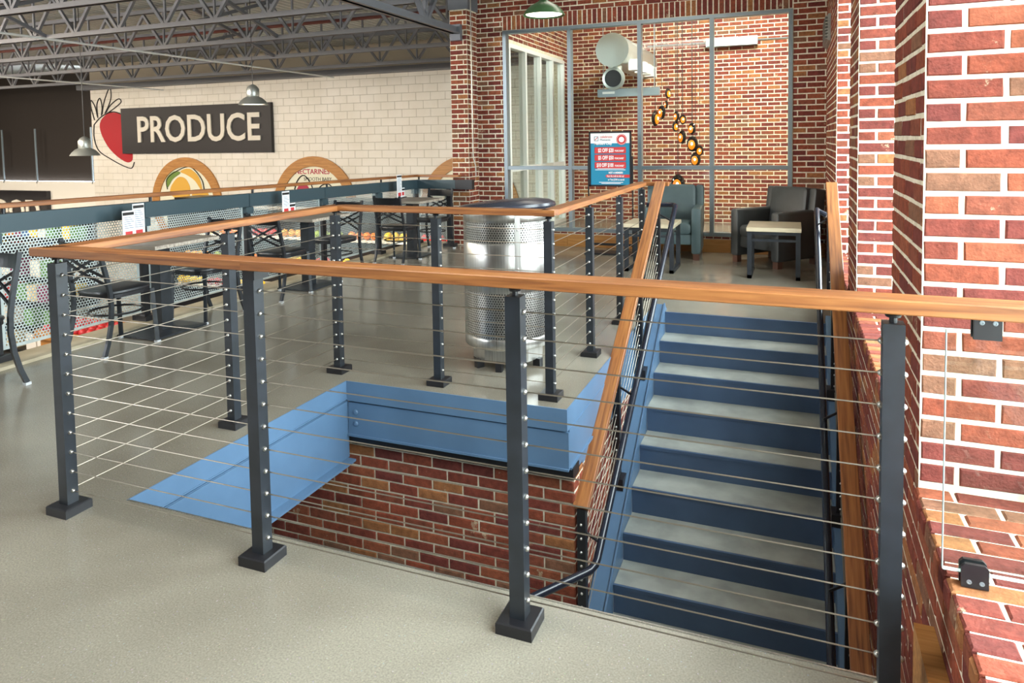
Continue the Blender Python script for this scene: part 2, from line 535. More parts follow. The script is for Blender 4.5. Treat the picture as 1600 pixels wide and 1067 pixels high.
def bricks(parent, o, u, up, W, H, L=0.2032, Hc=0.0677, joint=0.0112, depth=0.03, holes=(), phase=0.0, limit=300, m=None, name='brick', stack=False, proud=0.0, odd=0):
    """lay a running bond on the plane through O spanned by U (length W) and UP (height H); the outward normal is U x UP"""
    m = m or M['brick']
    o, u, up = Vector(o), Vector(u).normalized(), Vector(up).normalized()
    n = u.cross(up)
    rotm = Matrix((u, up, n)).transposed().to_4x4()
    lst = []
    rows = int(math.ceil(H / Hc - 1e-6))
    for r in range(rows):
        v0, v1 = r * Hc, min((r + 1) * Hc, H)
        if v1 - v0 < joint * 1.5:
            continue
        vm = (v0 + v1) / 2
        segs = [(0.0, W)]
        for (h0, h1, k0, k1) in holes:
            if k0 - 1e-4 < vm < k1 + 1e-4:
                ns = []
                for a, b in segs:
                    if h1 <= a or h0 >= b:
                        ns.append((a, b))
                    else:
                        if h0 > a:
                            ns.append((a, h0))
                        if h1 < b:
                            ns.append((h1, b))
                segs = ns
        off = phase + (0 if (stack or (r + odd) % 2 == 0) else L / 2)
        for a, b in segs:
            k = math.floor((a - off) / L)
            while off + k * L < b - 1e-6:
                x0, x1 = max(a, off + k * L), min(b, off + (k + 1) * L)
                k += 1
                if x1 - x0 > joint + 0.012:
                    lst.append((x0, x1, v0, v1))
    items = []
    for x0, x1, v0, v1 in lst:
        c = o + u * ((x0 + x1) / 2) + up * ((v0 + v1) / 2) + n * proud
        p = pix(c)
        inside = p is not None and -40 < p[0] < 1640 and -30 < p[1] < 1100 and (CAM_POS - c).dot(n) > 0
        items.append(((0 if inside else 1), (CAM_POS - c).length, c, x1 - x0 - joint, v1 - v0 - joint))
    items.sort(key=lambda t: (t[0], t[1]))
    rnd = random.Random(len(lst) * 7 + int(W * 100))
    V, F, A = [], [], []
    cnt = 0
    for far, dist, c, l, h in items:
        me = brick_mesh(l, h, depth, m, rnd.randrange(5), name)
        jit = n * rnd.uniform(-0.0015, 0.0015)
        mx = Matrix.Translation(c + jit) @ rotm
        if cnt < limit and not far:
            cnt += 1
            place(name, me, parent, True, matrix=mx)
        else:
            b0 = len(V)
            V += [tuple(mx @ v.co) for v in me.vertices]
            F += [tuple(i + b0 for i in p.vertices) for p in me.polygons]
            A += [rnd.random()] * len(me.vertices)
    if V:
        me = D.meshes.new(name + '_courses')
        me.from_pydata(V, [], F)
        me.materials.append(m)
        at = me.attributes.new('rnd', 'FLOAT', 'POINT')
        at.data.foreach_set('value', A)
        me.update()
        so = place(name + '_courses', me, parent, True)
        so['kind'] = 'stuff'
    return cnt

# ------------------------------------------------------------------ the building shell
XW = 3.04          # inner face of the window wall
Y0, Y1 = 0.14, 1.67  # near and far edge of the floor opening
X0, X1 = 0.15, 1.56
YS = 4.02            # top nosing of the stair
GX = -2.36           # gallery edge
fl = MB()
e = 0.006
for b in ((GX, XW, -8, Y0), (GX, X0 - e, Y0, 7.3), (X0 - e, X1 - e, Y1 + e, 7.3), (X1 - e, XW, YS + 0.012, 7.3), (-1.15, 3.3, 7.3, 10.6)):
    fl.box(b[0], b[1], b[2], b[3], -0.10, 0.0)
floor = struct(fl.build('floor', M['floor']))
fe = MB().box(X0, XW, Y0, Y0 + 0.006, -0.012, 0.0025)
struct(fe.build('trim_1', M['stainless']))
cb = MB().box(GX - 0.02, -2.12, -8, 7.0, 0.0, 0.022)
struct(cb.build('trim_2', M['curb']))
hf = MB().box(-34, GX - 0.02, -9, 15.2, -3.7, -3.6).box(GX, 8, -9, 15, -3.7, -3.6)
struct(hf.build('floor_lower', M['hall_floor']))
ld = MB().box(-1.0, XW, -2.0, 2.15, -1.46, -1.40)
struct(ld.build('floor_landing', M['tread']))
og = MB().box(3.9, 40, -30, 40, -3.7, -3.6)
struct(og.build('ground_outside', M['outdoor']))

# corrugated roof deck
xs, zs = [], []
x = -34.0
while x < 3.6:
    for dx, z in ((0, 0.0), (0.06, 0.0), (0.085, 0.045), (0.145, 0.045), (0.17, 0.0)):
        xs.append(x + dx); zs.append(3.96 + z)
    x += 0.17
dk = MB()
n = len(xs)
dk.add([(xs[i], -9.5, zs[i]) for i in range(n)] + [(xs[i], 15.5, zs[i]) for i in range(n)], [(i, i + 1, n + i + 1, n + i) for i in range(n - 1)])
struct(dk.build('ceiling', M['deck']))
rf = MB().box(-34, 3.66, -9.5, 15.5, 4.05, 4.15)
struct(rf.build('roof_slab', M['dark_wall']))

# window wall: knee wall, pillars, sill
kw = MB().box(XW + 0.0035, 3.62, -8, 7.33, -1.46, SILL - 0.03)
wr = struct(kw.build('wall_right', M['mortar']))
bricks(wr, (XW, 7.33, -1.46), (0, -1, 0), (0, 0, 1), 9.0, SILL + 1.46 - 0.03, phase=0.03)
sl = MB().box(XW + 0.0035, 3.56, -8, 7.33, SILL - 0.03, SILL - 0.006)
sill = struct(sl.build('window_sill', M['mortar']))
for a, b in BAYS:
    bricks(sill, (XW - 0.012, a, SILL), (1, 0, 0), (0, 1, 0), 0.42, b - a, Hc=0.0677, limit=110, depth=0.05, odd=1)
    # nosing course edge
    bricks(sill, (XW - 0.012, b, SILL - 0.062), (0, -1, 0), (0, 0, 1), b - a, 0.06, L=0.0677, Hc=0.062, limit=12, depth=0.05, stack=True)
PIERS = [(-8, -1.6), (0.5, 1.17), (2.85, 3.5), (5.2, 7.33)]
for i, (a, b) in enumerate(PIERS):
    pb = MB().box(XW + 0.0035, 3.62, a + 0.0035, b - 0.0035, SILL - 0.03, 3.95)
    po = struct(pb.build('brick_pillar', M['mortar']))
    if i >= 1:
        bricks(po, (XW, b, SILL - 0.03), (0, -1, 0), (0, 0, 1), b - a, 3.6, phase=0.0, limit=150)
        bricks(po, (XW, a, SILL + 0.01), (1, 0, 0), (0, 0, 1), 0.56, 3.5, phase=-0.1, limit=150, odd=i + 1)
    else:
        bricks(po, (XW, b, SILL - 0.03), (0, -1, 0), (0, 0, 1), b - a, 3.6, limit=0)
        bricks(po, (3.6, b, SILL + 0.01), (-1, 0, 0), (0, 0, 1), 0.56, 3.5, limit=0)
lt = MB().box(XW + 0.0035, 3.62, -8, 7.33, HEAD, 3.95)
lto = struct(lt.build('lintel', M['mortar']))
bricks(lto, (XW, 7.33, HEAD), (0, -1, 0), (0, 0, 1), 15.3, 0.85, limit=0)
WX = 3.40
for i, (a, b) in enumerate(BAYS):
    f = MB()
    for z0, z1 in ((SILL, SILL + 0.06), (HEAD - 0.06, HEAD), (1.75, 1.80)):
        f.box(WX, WX + 0.09, a, b, z0, z1)
    for y in (a, (a + b) / 2 - 0.025, b - 0.05):
        f.box(WX, WX + 0.09, y, y + 0.05, SILL, HEAD)
    wo = struct(f.build('window_%d' % (i + 1), M['alu']))
    for y0, y1 in ((a + 0.05, (a + b) / 2 - 0.025), ((a + b) / 2 + 0.025, b - 0.05)):
        for z0, z1 in ((SILL + 0.06, 1.75), (1.80, HEAD - 0.06)):
            MB().box(WX + 0.04, WX + 0.05, y0, y1, z0, z1).build('pane', M['glass'], wo, True)

# wall behind the camera, and the walls around the hall
struct(MB().box(-34, 3.62, -8.2, -8.0, -3.6, 4.0).build('wall_front', M['front_wall']))
struct(MB().box(-34.2, -34, -8.2, 15.4, -3.6, 4.0).build('wall_left', M['white']))
# stairwell side walls under the mezzanine
sw = MB().box(-1.0, X1, 1.788, 1.95, -3.6, -0.40)
swo = struct(sw.build('wall_stairwell', M['mortar']))
bricks(swo, (-1.0, 1.78, -1.46), (1, 0, 0), (0, 0, 1), 2.565, 1.06, phase=0.042, limit=290)
bricks(swo, (X1 + 0.0035, 1.78, -1.46), (0, 1, 0), (0, 0, 1), 0.17, 1.06, phase=0.0, limit=20, odd=1)
sb = MB().box(X1 - 0.16, X1, 1.95, 4.3, -3.6, -0.42)
sbo = struct(sb.build('wall_understair', M['mortar']))
bricks(sbo, (X1 + 0.0035, 1.95, -1.46), (0, 1, 0), (0, 0, 1), 2.35, 1.04, phase=0.03, limit=200)
struct(MB().box(-1.1, -1.0, -2.0, 1.95, -3.6, -0.1).build('wall_lower_left', M['white']))
struct(MB().box(-1.0, XW, -2.1, -2.0, -3.6, -0.1).build('wall_lower_front', M['white']))
struct(MB().box(2.05, XW, 4.15, 4.3, -3.6, -0.1).build('wall_lower_back', M['white']))

# blue edge beams round the opening
bm_ = MB().box(X0 - e, X0, Y0, Y1, -0.107, 0.0012)
bm_.box(X0 - 0.012, X0 + 0.004, Y0, Y1, -0.1125, -0.106).box(X0 - 0.02, X0 - 0.004, Y0, Y1 + 0.02, -0.48, -0.122)  # lip under the fascia shaped to catch a line of light
bm_.box(X0 - 0.004, X0 + 0.055, Y0, Y1 + 0.0, -0.492, -0.478).box(X0 - 0.012, X0 + 0.004, Y0, Y1, -0.137, -0.125)
struct(bm_.build('steel_beam', M['blue']))
bm_ = MB().box(X0, X1 + 0.0, Y1, Y1 + e, -0.12, 0.0012).box(X0, X1, Y1 + 0.03, Y1 + 0.05, -0.135, -0.12)
bm_.box(X0, X1 + 0.0035, Y1 + 0.012, Y1 + 0.03, -0.34, -0.132).box(X0, X1 + 0.0035, Y1 + 0.0, Y1 + 0.014, -0.342, -0.330)
bb = struct(bm_.build('steel_beam', M['blue']))
for z in (-0.19, -0.262):
    MB().lathe([(0.001, 0.010), (0.012, 0.008), (0.016, 0.0)], 12, caps=False).build('bolt_head', M['blue'], bb, True, True, loc=(X0 + 0.055, Y1 + 0.011, z), rot=(PI / 2, 0, 0))
struct(MB().box(X0 - 0.02, X1 + 0.02, Y1 + 0.035, Y1 + 0.15, -0.40, -0.338).build('trim_3', M['black']))
bm_ = MB().box(X1 - e, X1, Y1 + e, YS + 0.012, -0.12, 0.0012).box(X1 - 0.012, X1 + 0.0035, Y1 + 0.031, YS + 0.1, -0.34, -0.12)
bm_.box(X1 - 0.004, X1 + 0.014, Y1 + 0.031, YS + 0.1, -0.342, -0.330).box(X1 - 0.03, X1, Y1 + 0.16, YS, -0.42, -0.342)
struct(bm_.build('steel_beam', M['blue']))

# lounge storefront wall
YB = 7.33
SFX0, SFX1, SFZ0, SFZ1 = -1.105, 2.665, 0.205, 2.985
wb = MB()
for b in ((-1.9, SFX0, 0.0, 3.95), (SFX1, XW + 0.1, 0, 3.95), (SFX0, SFX1, SFZ1, 3.95), (SFX0, SFX1, 0, SFZ0)):
    wb.box(b[0], b[1], YB + 0.0035, YB + 0.22, b[2], b[3])
wbo = struct(wb.build('wall_back', M['mortar']))
SOL = 0.205
bricks(wbo, (-1.9, YB, 0.0), (1, 0, 0), (0, 0, 1), 4.95, 3.95, phase=0.05, limit=260, holes=[(SFX0 + 1.9, SFX1 + 1.9, 0, SFZ1 + SOL), (0, 4.95, -1, 0.165)])
bricks(wbo, (SFX0, YB, SFZ1), (1, 0, 0), (0, 0, 1), SFX1 - SFX0, SOL, L=0.0677, Hc=SOL, limit=60, stack=True)
bricks(wbo, (SFX0, YB, 0.168), (1, 0, 0), (0, 0, 1), SFX1 - SFX0, 0.034, L=0.1016, Hc=0.034, joint=0.010, limit=40, stack=True)
bd = MB()
ba = struct(MB().box(SFX0 - 0.15, SFX1 + 0.375, YB - 0.012, YB, 0.0, 0.165).build('baseboard_back', M['pale_wood']))
for i in range(4):
    x0 = SFX0 - 0.15 + i * 1.07
    MB().box(x0 + 0.003, min(x0 + 1.067, XW), YB - 0.022, YB - 0.012, 0.0, 0.162).build('panel', M['pale_wood'], ba, True)
MU = [SFX0 + 0.025, -0.14, 0.81, 1.72, SFX1 - 0.025]
f = MB().box(SFX0, SFX1, YB - 0.01, YB + 0.10, SFZ1 - 0.045, SFZ1)
win = struct(f.build('window_4', M['alu']))
MB().box(SFX0, SFX1, YB - 0.01, YB + 0.10, SFZ0, SFZ0 + 0.045).build('bottom_rail', M['alu'], win, True)
MB().box(SFX0 + 0.05, SFX1 - 0.05, YB - 0.0035, YB + 0.098, 1.048, 1.098).build('transom', M['alu'], win, True)
for x in MU:
    MB().box(x - 0.025, x + 0.025, YB - 0.012, YB + 0.102, SFZ0 + 0.045, SFZ1 - 0.045).build('mullion', M['alu'], win, True)
for i in range(4):
    for z0, z1 in ((SFZ0 + 0.045, 1.048), (1.098, SFZ1 - 0.045)):
        MB().box(MU[i] + 0.025, MU[i + 1] - 0.025, YB + 0.04, YB + 0.048, z0, z1).build('pane', M['glass'], win, True)

# brick column at the gallery end
cxa, cxb, cya = -1.765, -1.50, 7.0
co = struct(MB().box(cxa + 0.0035, cxb - 0.0035, cya + 0.0035, YB + 0.2, -3.6, 3.27).build('brick_column', M['mortar']))
bricks(co, (cxa, cya, -0.6), (1, 0, 0), (0, 0, 1), cxb - cxa, 3.87, phase=0.0, limit=130)
bricks(co, (cxb, cya, -0.6), (0, 1, 0), (0, 0, 1), YB - cya, 3.87, phase=0.1, limit=120, odd=1)
struct(MB().box(cxa - 0.02, cxb + 0.02, cya, YB, 3.27, 3.95).build('steel_column_head', M['joist']))
struct(MB().box(cxa, -1.1, YB, YB + 0.2, -3.6, -0.1).build('wall_back_lower', M['mortar']))
tag(MB().tube([(-1.43, 6.985, 3.9), (-1.43, 6.985, 1.32), (-1.425, 6.98, 1.22), (-1.392, 6.975, 1.12), (-1.39, 6.975, 0.97)], 0.009, 8).build('conduit', M['stainless'], smooth=True),
    'thin metal conduit running down the corner of the brick column', 'conduit')

# vestibule behind the storefront
VX0, VX1, VY = -1.15, 3.2, 10.6
vb = struct(MB().box(VX0 - 0.3, VX1 + 0.2, VY + 0.0035, VY + 0.2, 0, 3.95).build('wall_vestibule_back', M['mortar']))
bricks(vb, (VX0, VY, 0.0), (1, 0, 0), (0, 0, 1), VX1 - VX0, 3.95, phase=0.07, limit=300)
vl = MB()
for b in ((YB + 0.22, 7.62, 0, 3.95), (10.27, VY + 0.2, 0, 3.95), (7.62, 10.27, 2.86, 3.95)):
    vl.box(VX0 - 0.2, VX0 - 0.0035, b[0], b[1], b[2], b[3])
vlo = struct(vl.build('wall_vestibule_left', M['mortar']))
bricks(vlo, (VX0, YB + 0.22, 0), (0, 1, 0), (0, 0, 1), VY - YB - 0.22, 3.95, holes=[(0.07, 2.72, 0, 2.9)], limit=120)
f = MB().box(VX0 - 0.1, VX0 + 0.02, 7.62, 10.27, 2.80, 2.86).box(VX0 - 0.1, VX0 + 0.02, 7.62, 10.27, 0.0, 0.06)
vw = struct(f.build('window_5', M['white_frame']))
VYS = [7.65, 8.32, 9.0, 9.62, 10.24]
MB().box(VX0 - 0.09, VX0 + 0.018, 7.62, 10.27, 1.0, 1.07).build('transom', M['white_frame'], vw, True)
for y in VYS:
    MB().box(VX0 - 0.09, VX0 + 0.022, y - 0.03, y + 0.03, 0.06, 2.80).build('mullion', M['white_frame'], vw, True)
for i in range(4):
    for z0, z1 in ((0.06, 1.0), (1.07, 2.80)):
        MB().box(VX0 - 0.045, VX0 - 0.037, VYS[i] + 0.03, VYS[i + 1] - 0.03, z0, z1).build('pane', M['glass'], vw, True)
struct(MB().box(VX1, VX1 + 0.15, YB + 0.1, VY + 0.2, 0, 3.95).build('wall_vestibule_right', M['mortar']))

# produce wall of painted blocks, end wall with the dark upper part
PY = 13.6
pw = struct(MB().box(-17.4, 3.6, PY + 0.006, PY + 0.25, -3.6, 4.0).build('wall_produce', M['block_joint']))
bricks(pw, (-17.4, PY, -3.6), (1, 0, 0), (0, 0, 1), 21.0, 6.86, L=0.406, Hc=0.203, joint=0.008, depth=0.02, limit=300, m=M['block'], name='block')
struct(MB().box(3.4, 3.6, 10.8, PY, -3.6, 4.0).build('wall_hall_right', M['white']))
struct(MB().box(-34, -17.4, 14.0, 14.2, -3.6, 0.36).build('wall_far', M['white']))
dw = struct(MB().box(-34, -17.2, 14.3, 14.5, 0.36, 4.0).build('wall_far_upper', M['dark_wall']))
for x in (-22.25, -20.6, -18.0):
    MB().box(x - 0.02, x + 0.02, 14.0, 14.04, 0.3, 2.1).build('hanger_rod', M['alu'], dw, True)
struct(MB().box(-17.6, -1.5, 13.3, 13.62, 3.20, 3.34).build('trim_4', M['joist']))

# ------------------------------------------------------------------ ceiling joists
def joist(y, z, xa, xb, label, depth=0.66, pitch=0.95, ch=0.075):
    t = thing('ceiling_joist', label, 'joist', (xa, y, z))
    for nm, zz in (('bottom_chord', z), ('top_chord', z + depth)):
        m = MB()
        for s in (-1, 1):
            m.box(xa, xb, y + s * 0.012, y + s * 0.055, zz, zz + 0.012).box(xa, xb, y + s * 0.012, y + s * 0.022, zz, zz + ch)
        m.build(nm, M['joist'], t, True)
    L = pitch
    d1 = MB().bar((-L / 2, 0, depth - 0.02), (-0.02, 0, 0.06), 0.045, 0.045).mesh('web', M['joist'])
    d2 = MB().bar((0.02, 0, 0.06), (L / 2, 0, depth - 0.02), 0.045, 0.045).mesh('web', M['joist'])
    d3 = MB().bar((0, 0, 0.05), (0, 0, depth), 0.03, 0.03).mesh('web', M['joist'])
    k = int((xb - xa) / L)
    for i in range(k):
        for me in (d1, d2, d3):
            place('web', me, t, False, loc=((i + 0.5) * L, 0, 0))
    return t
for y, z, xb, lab in ((2.75, 3.24, -1.8, 'steel bar joist nearest the camera, cutting the top left corner'),
                      (4.45, 3.22, -1.75, 'second bar joist from the camera, over the gallery tables'),
                      (6.05, 3.2, -1.75, 'third bar joist from the camera, aimed at the brick column'),
                      (7.75, 3.2, -1.7, 'fourth bar joist from the camera, passing just behind the brick column'),
                      (9.8, 3.2, -1.7, 'fifth bar joist from the camera, second nearest the white block wall'),
                      (11.9, 3.2, -1.7, 'last bar joist, hung close to the white block wall')):
    joist(y, z, -24.5, xb, lab)
g = thing('joist_girder', 'heavy steel girder running over the joists to a bracket on the brick column', 'girder', (-1.65, 2.0, 2.93))
m = MB()
for s in (-1, 1):
    m.box(-1.65 + s * 0.015, -1.65 + s * 0.075, 0.5, 6.98, 2.93, 2.945).box(-1.65 + s * 0.015, -1.65 + s * 0.028, 0.5, 6.98, 2.93, 3.03)
m.build('bottom_chord', M['joist'], g, True)
m = MB()
for s in (-1, 1):
    m.box(-1.65 + s * 0.015, -1.65 + s * 0.075, 0.5, 6.98, 3.80, 3.94)
m.build('top_chord', M['joist'], g, True)
for i in range(4):
    yb = 1.6 + i * 1.5
    for dy in (-0.7, 0, 0.7):
        MB().bar((-1.65, yb + dy * 0.06, 3.02), (-1.65, yb + dy, 3.85), 0.06, 0.05).build('web', M['joist'], g, True)
MB().box(-1.73, -1.57, 6.93, 7.0, 2.84, 3.06).build('bracket', M['joist'], g, True)
lab = ['crossed bracing bars between the third and fourth joists', 'crossed bracing bars between the joists over the hanging silver lamps at left', 'crossed bracing bars between the fourth and fifth joists']
for (x, ya, yb), lb in zip(((-5.4, 6.05, 7.75), (-8.6, 4.45, 6.05), (-7.2, 7.75, 9.8)), lab):
    br = thing('cross_bracing', lb, 'bracing', (x, ya, 3.2))
    MB().bar((x, ya, 3.25), (x, yb, 3.85), 0.05, 0.05).build('brace', M['joist'], br, True)
    MB().bar((x + 0.06, ya, 3.85), (x + 0.06, yb, 3.25), 0.05, 0.05).build('brace', M['joist'], br, True)
def conduit(p, q, r, label, m='white_frame', nm='conduit'):
    return tag(MB().tube([p, q], r, 6).build(nm, M[m], smooth=True), label, nm.split('_')[-1])
conduit((-7.4, 1.5, 3.05), (-7.66, 12.5, 3.05), 0.018, 'long white conduit slanting under the joists above the strawberry mural')
conduit((-13.4, 5.5, 3.05), (-13.95, 13.2, 3.05), 0.018, 'lower white conduit hung below the far joists, above the left silver lamp')
tag(MB().tube([(-14, 8.7, 3.62), (-1.8, 8.7, 3.62)], 0.03, 8).build('sprinkler_pipe', M['red_part'], smooth=True), 'rust red sprinkler pipe threaded through the joists', 'pipe')

# ------------------------------------------------------------------ cable railings
CABZ = [0.953 - 0.0788 * i for i in range(12)]
PW, BW, BH = 0.0236, 0.0567, 0.0362

def post(t, x, y, faces, z0=0.0, top=1.0):
    p = MB().box(x - PW, x + PW, y - PW, y + PW, z0 + 0.002, z0 + top).build('post', M['dark'], t, True)
    b = MB()
    b.box(x - BW, x + BW, y - BW, y + BW, z0, z0 + BH - 0.004)
    k = BW - 0.004
    b.add([(x - BW, y - BW, z0 + BH - 0.004), (x + BW, y - BW, z0 + BH - 0.004), (x + BW, y + BW, z0 + BH - 0.004), (x - BW, y + BW, z0 + BH - 0.004),
           (x - k, y - k, z0 + BH), (x + k, y - k, z0 + BH), (x + k, y + k, z0 + BH), (x - k, y + k, z0 + BH)],
          [(4, 5, 6, 7), (0, 1, 5, 4), (1, 2, 6, 5), (2, 3, 7, 6), (3, 0, 4, 7)])
    b.build('base_cover', M['black'], p, True)
    ft = MB()
    for f in faces:
        for z in CABZ:
            prof = [(0.0085, 0.0), (0.0085, 0.003), (0.006, 0.007), (0.0025, 0.0095)]
            n = 10
            for i, (r, h) in enumerate(prof):
                for j in range(n):
                    a = 2 * PI * j / n
                    c, s = r * math.cos(a), r * math.sin(a)
                    q = {'+x': (x + PW + h, y + c, z0 + z + s), '-x': (x - PW - h, y + c, z0 + z + s), '-y': (x + c, y - PW - h, z0 + z + s), '+y': (x + c, y + PW + h, z0 + z + s)}[f]
                    ft.v.append(q)
            b0 = len(ft.v) - n * len(prof)
            ft.f += [(b0 + i * n + j, b0 + i * n + (j + 1) % n, b0 + (i + 1) * n + (j + 1) % n, b0 + (i + 1) * n + j) for i in range(3) for j in range(n)]
            ft.f.append(tuple(b0 + 3 * n + j for j in range(n)))
    if faces:
        fo = ft.build('cable_fittings', M['stainless'], p, True, True)
        fo['kind'] = 'stuff'
    rb = MB().tube([(x, y, z0 + top), (x, y, z0 + top + 0.018)], 0.009, 10)
    rb.lathe([(0.017, 0.0), (0.019, 0.006), (0.012, 0.013)], 10, (x, y, z0 + top + 0.014))
    rb.box(x - 0.03, x + 0.03, y - 0.014, y + 0.014, z0 + top + 0.026, z0 + top + 0.0335)
    rb.build('rail_bracket', M['black'], p, True, True)
    return p

def cable(t, p, q):
    return MB().tube([p, q], 0.0021, 7).build('cable', M['steel_cable'], t, True, True)

def wood_rail(t, p, q, wdt, h=0.034, up=(0, 0, 1), miter=(0, 0), m='rail_wood'):
    """rail from P to Q (centre of its top face); local X runs along it, so the grain does too"""
    p, q, up = Vector(p), Vector(q), Vector(up)
    d = (q - p)
    L = d.length
    d.normalize()
    s = up.cross(d).normalized()      # local +Y (left of travel)
    n = d.cross(s)
    c = 0.003
    a, b = wdt / 2, h
    prof = [(-a, -b + c), (-a, -c), (-a + c, 0), (a - c, 0), (a, -c), (a, -b + c), (a - c, -b), (-a + c, -b)]
    mb = MB()
    k = len(prof)
    vs = [(miter[0] * y, y, z) for y, z in prof] + [(L + miter[1] * y, y, z) for y, z in prof]
    mb.add(vs, [(i, (i + 1) % k, k + (i + 1) % k, k + i) for i in range(k)] + [tuple(range(k))[::-1], tuple(range(k, 2 * k))])
    me = mb.mesh('handrail', M[m])
    import_bm(me)
    rot = Matrix((d, s, n)).transposed().to_4x4()
    return place('handrail', me, t, True, matrix=Matrix.Translation(p) @ rot)

T = 1.067
PX = [0.0, 0.9689, 1.9331, 2.9099]
t = thing('cable_railing', 'nearest cable railing with four charcoal posts and a long wooden top rail', 'railing', (1.5, 0, 0))
post(t, 0, 0, ['+x'])
post(t, PX[1], 0, ['+x'])
post(t, PX[2], 0, ['+x'])
post(t, PX[3], 0, ['-x', '+x'])
for z in CABZ:
    cable(t, (0.02, 0, z), (2.9, 0, z))
wood_rail(t, (-0.02, -0.0225, T), (0.975, -0.0225, T), 0.085, miter=(1, 0))
wood_rail(t, (0.9755, -0.0225, T), (3.62, -0.0225, T), 0.085)
MB().box(0.97, 1.02, -0.05, 0.02, 1.0, 1.033).build('rail_splice', M['black'], t, True)

t = thing('cable_railing', 'cable railing along the left side of the stair opening, beside the bistro tables', 'railing', (0, 0.9, 0))
post(t, 0, 0.9018, ['-y'])
post(t, 0, 1.8126, ['-y', '+x'])
for z in CABZ:
    cable(t, (0, 0.02, z), (0, 1.80, z))
wood_rail(t, (0.02, -0.0225, T), (0.02, 1.80, T), 0.085, miter=(-1, 1))

t = thing('cable_railing', 'cable railing on the far edge of the opening, in front of the steel bin', 'railing', (0.7, 1.81, 0))
post(t, 0.715, 1.8126, ['+x'])
post(t, 1.4211, 1.8126, ['+x', '-y'][:1])
for z in CABZ:
    cable(t, (0.02, 1.8126, z), (1.41, 1.8126, z))
wood_rail(t, (0.02, 1.80, T), (1.4285, 1.80, T), 0.09, miter=(1, -1))

t = thing('cable_railing', 'cable railing leading back to the lounge, right of the steel bin', 'railing', (1.42, 3.1, 0))
for y in (2.657, 3.5301, 4.4114):
    post(t, 1.4211, y, ['-y'])
for z in CABZ:
    cable(t, (1.4211, 1.83, z), (1.4211, 4.40, z))
wood_rail(t, (1.4285, 1.80, T), (1.4285, 4.40, T), 0.087, miter=(-1, -1))
wood_rail(t, (1.4285, 4.40, T), (1.66, 4.40, T), 0.08, miter=(-1, 0))

# stair railings
SL = 0.175 / 0.268
def nose(y):
    return -(YS - y) * SL
def railz(y):
    return T - 0.648 * (4.30 - y)

def stair_rail(label, xr, wr, xp, ys, xpipe, side):
    t = thing('stair_railing', label, 'railing', (xp, 3.0, nose(3.0)))
    wood_rail(t, (xr, 4.32, T + 0.012), (xr, 1.77, railz(1.77)), wr, 0.040)
    for y in ys:
        zb = nose(y) + 0.062
        p = MB().box(xp - PW, xp + PW, y - PW, y + PW, zb, railz(y) - 0.045).build('post', M['black'], t, True)
        MB().box(xp - 0.05, xp + 0.05, y - 0.055, y + 0.055, zb - 0.03, zb + 0.045).build('base_cover', M['black'], p, True)
        ft = MB()
        for i in range(9):
            zz = railz(y) - 0.13 - 0.0788 * i
            if zz > zb + 0.05:
                ft.lathe([(0.008, 0.0), (0.008, 0.004), (0.003, 0.009)], 8, (0, 0, 0))
                for q in range(len(ft.v) - 24, len(ft.v)):
                    vx = ft.v[q]
                    ft.v[q] = (xp + vx[0], y - PW - vx[2], zz + vx[1])
        if ft.v:
            ft.build('cable_fittings', M['stainless'], p, True, True)['kind'] = 'stuff'
        MB().bar((xp, y, railz(y) - 0.17), (xpipe, y, railz(y) - 0.235), 0.012, 0.012).build('handrail_bracket', M['black'], p, True)
    for i in range(9):
        dz = 0.13 + 0.0788 * i
        cable(t, (xp, ys[0], railz(ys[0]) - dz), (xp, ys[-1], railz(ys[-1]) - dz))
    return t
SY = [4.17, 3.40, 2.64, 1.80]
tl = stair_rail('cable railing descending the left side of the stairs under a sloping wooden rail', 1.5975, 0.085, 1.60, SY, 1.72, -1)
pp = [(1.46, 4.41, 0.86), (1.66, 4.45, 0.86), (1.70, 4.44, 0.86), (1.72, 4.40, 0.855)]
pp += [(1.72, 4.37 - i * 0.3, 0.85 - 0.608 * i * 0.3) for i in range(10)]
pp += [(1.717, 1.64, -0.806), (1.70, 1.60, -0.818), (1.68, 1.57, -0.82), (1.33, 1.05, -0.82)]
MB().tube(pp, 0.021, 12).build('grab_pipe', M['pipe_blue'], tl, True, True)
tr = stair_rail('cable railing on the right side of the stairs, against the brick window wall', 2.9675, 0.085, 2.955, [4.17, 3.40, 2.64, 1.80, 0.95], 2.86, 1)
wood_rail(tr, (2.9675, 1.77, railz(1.77)), (2.9675, 0.2, railz(0.2)), 0.085, 0.040)
pp = [(2.94, 4.42, 0.80), (2.88, 4.44, 0.83), (2.862, 4.41, 0.845)] + [(2.86, 4.37 - i * 0.3, 0.85 - SL * i * 0.3) for i in range(13)]
MB().tube(pp, 0.021, 12).build('grab_pipe', M['pipe_blue'], tr, True, True)

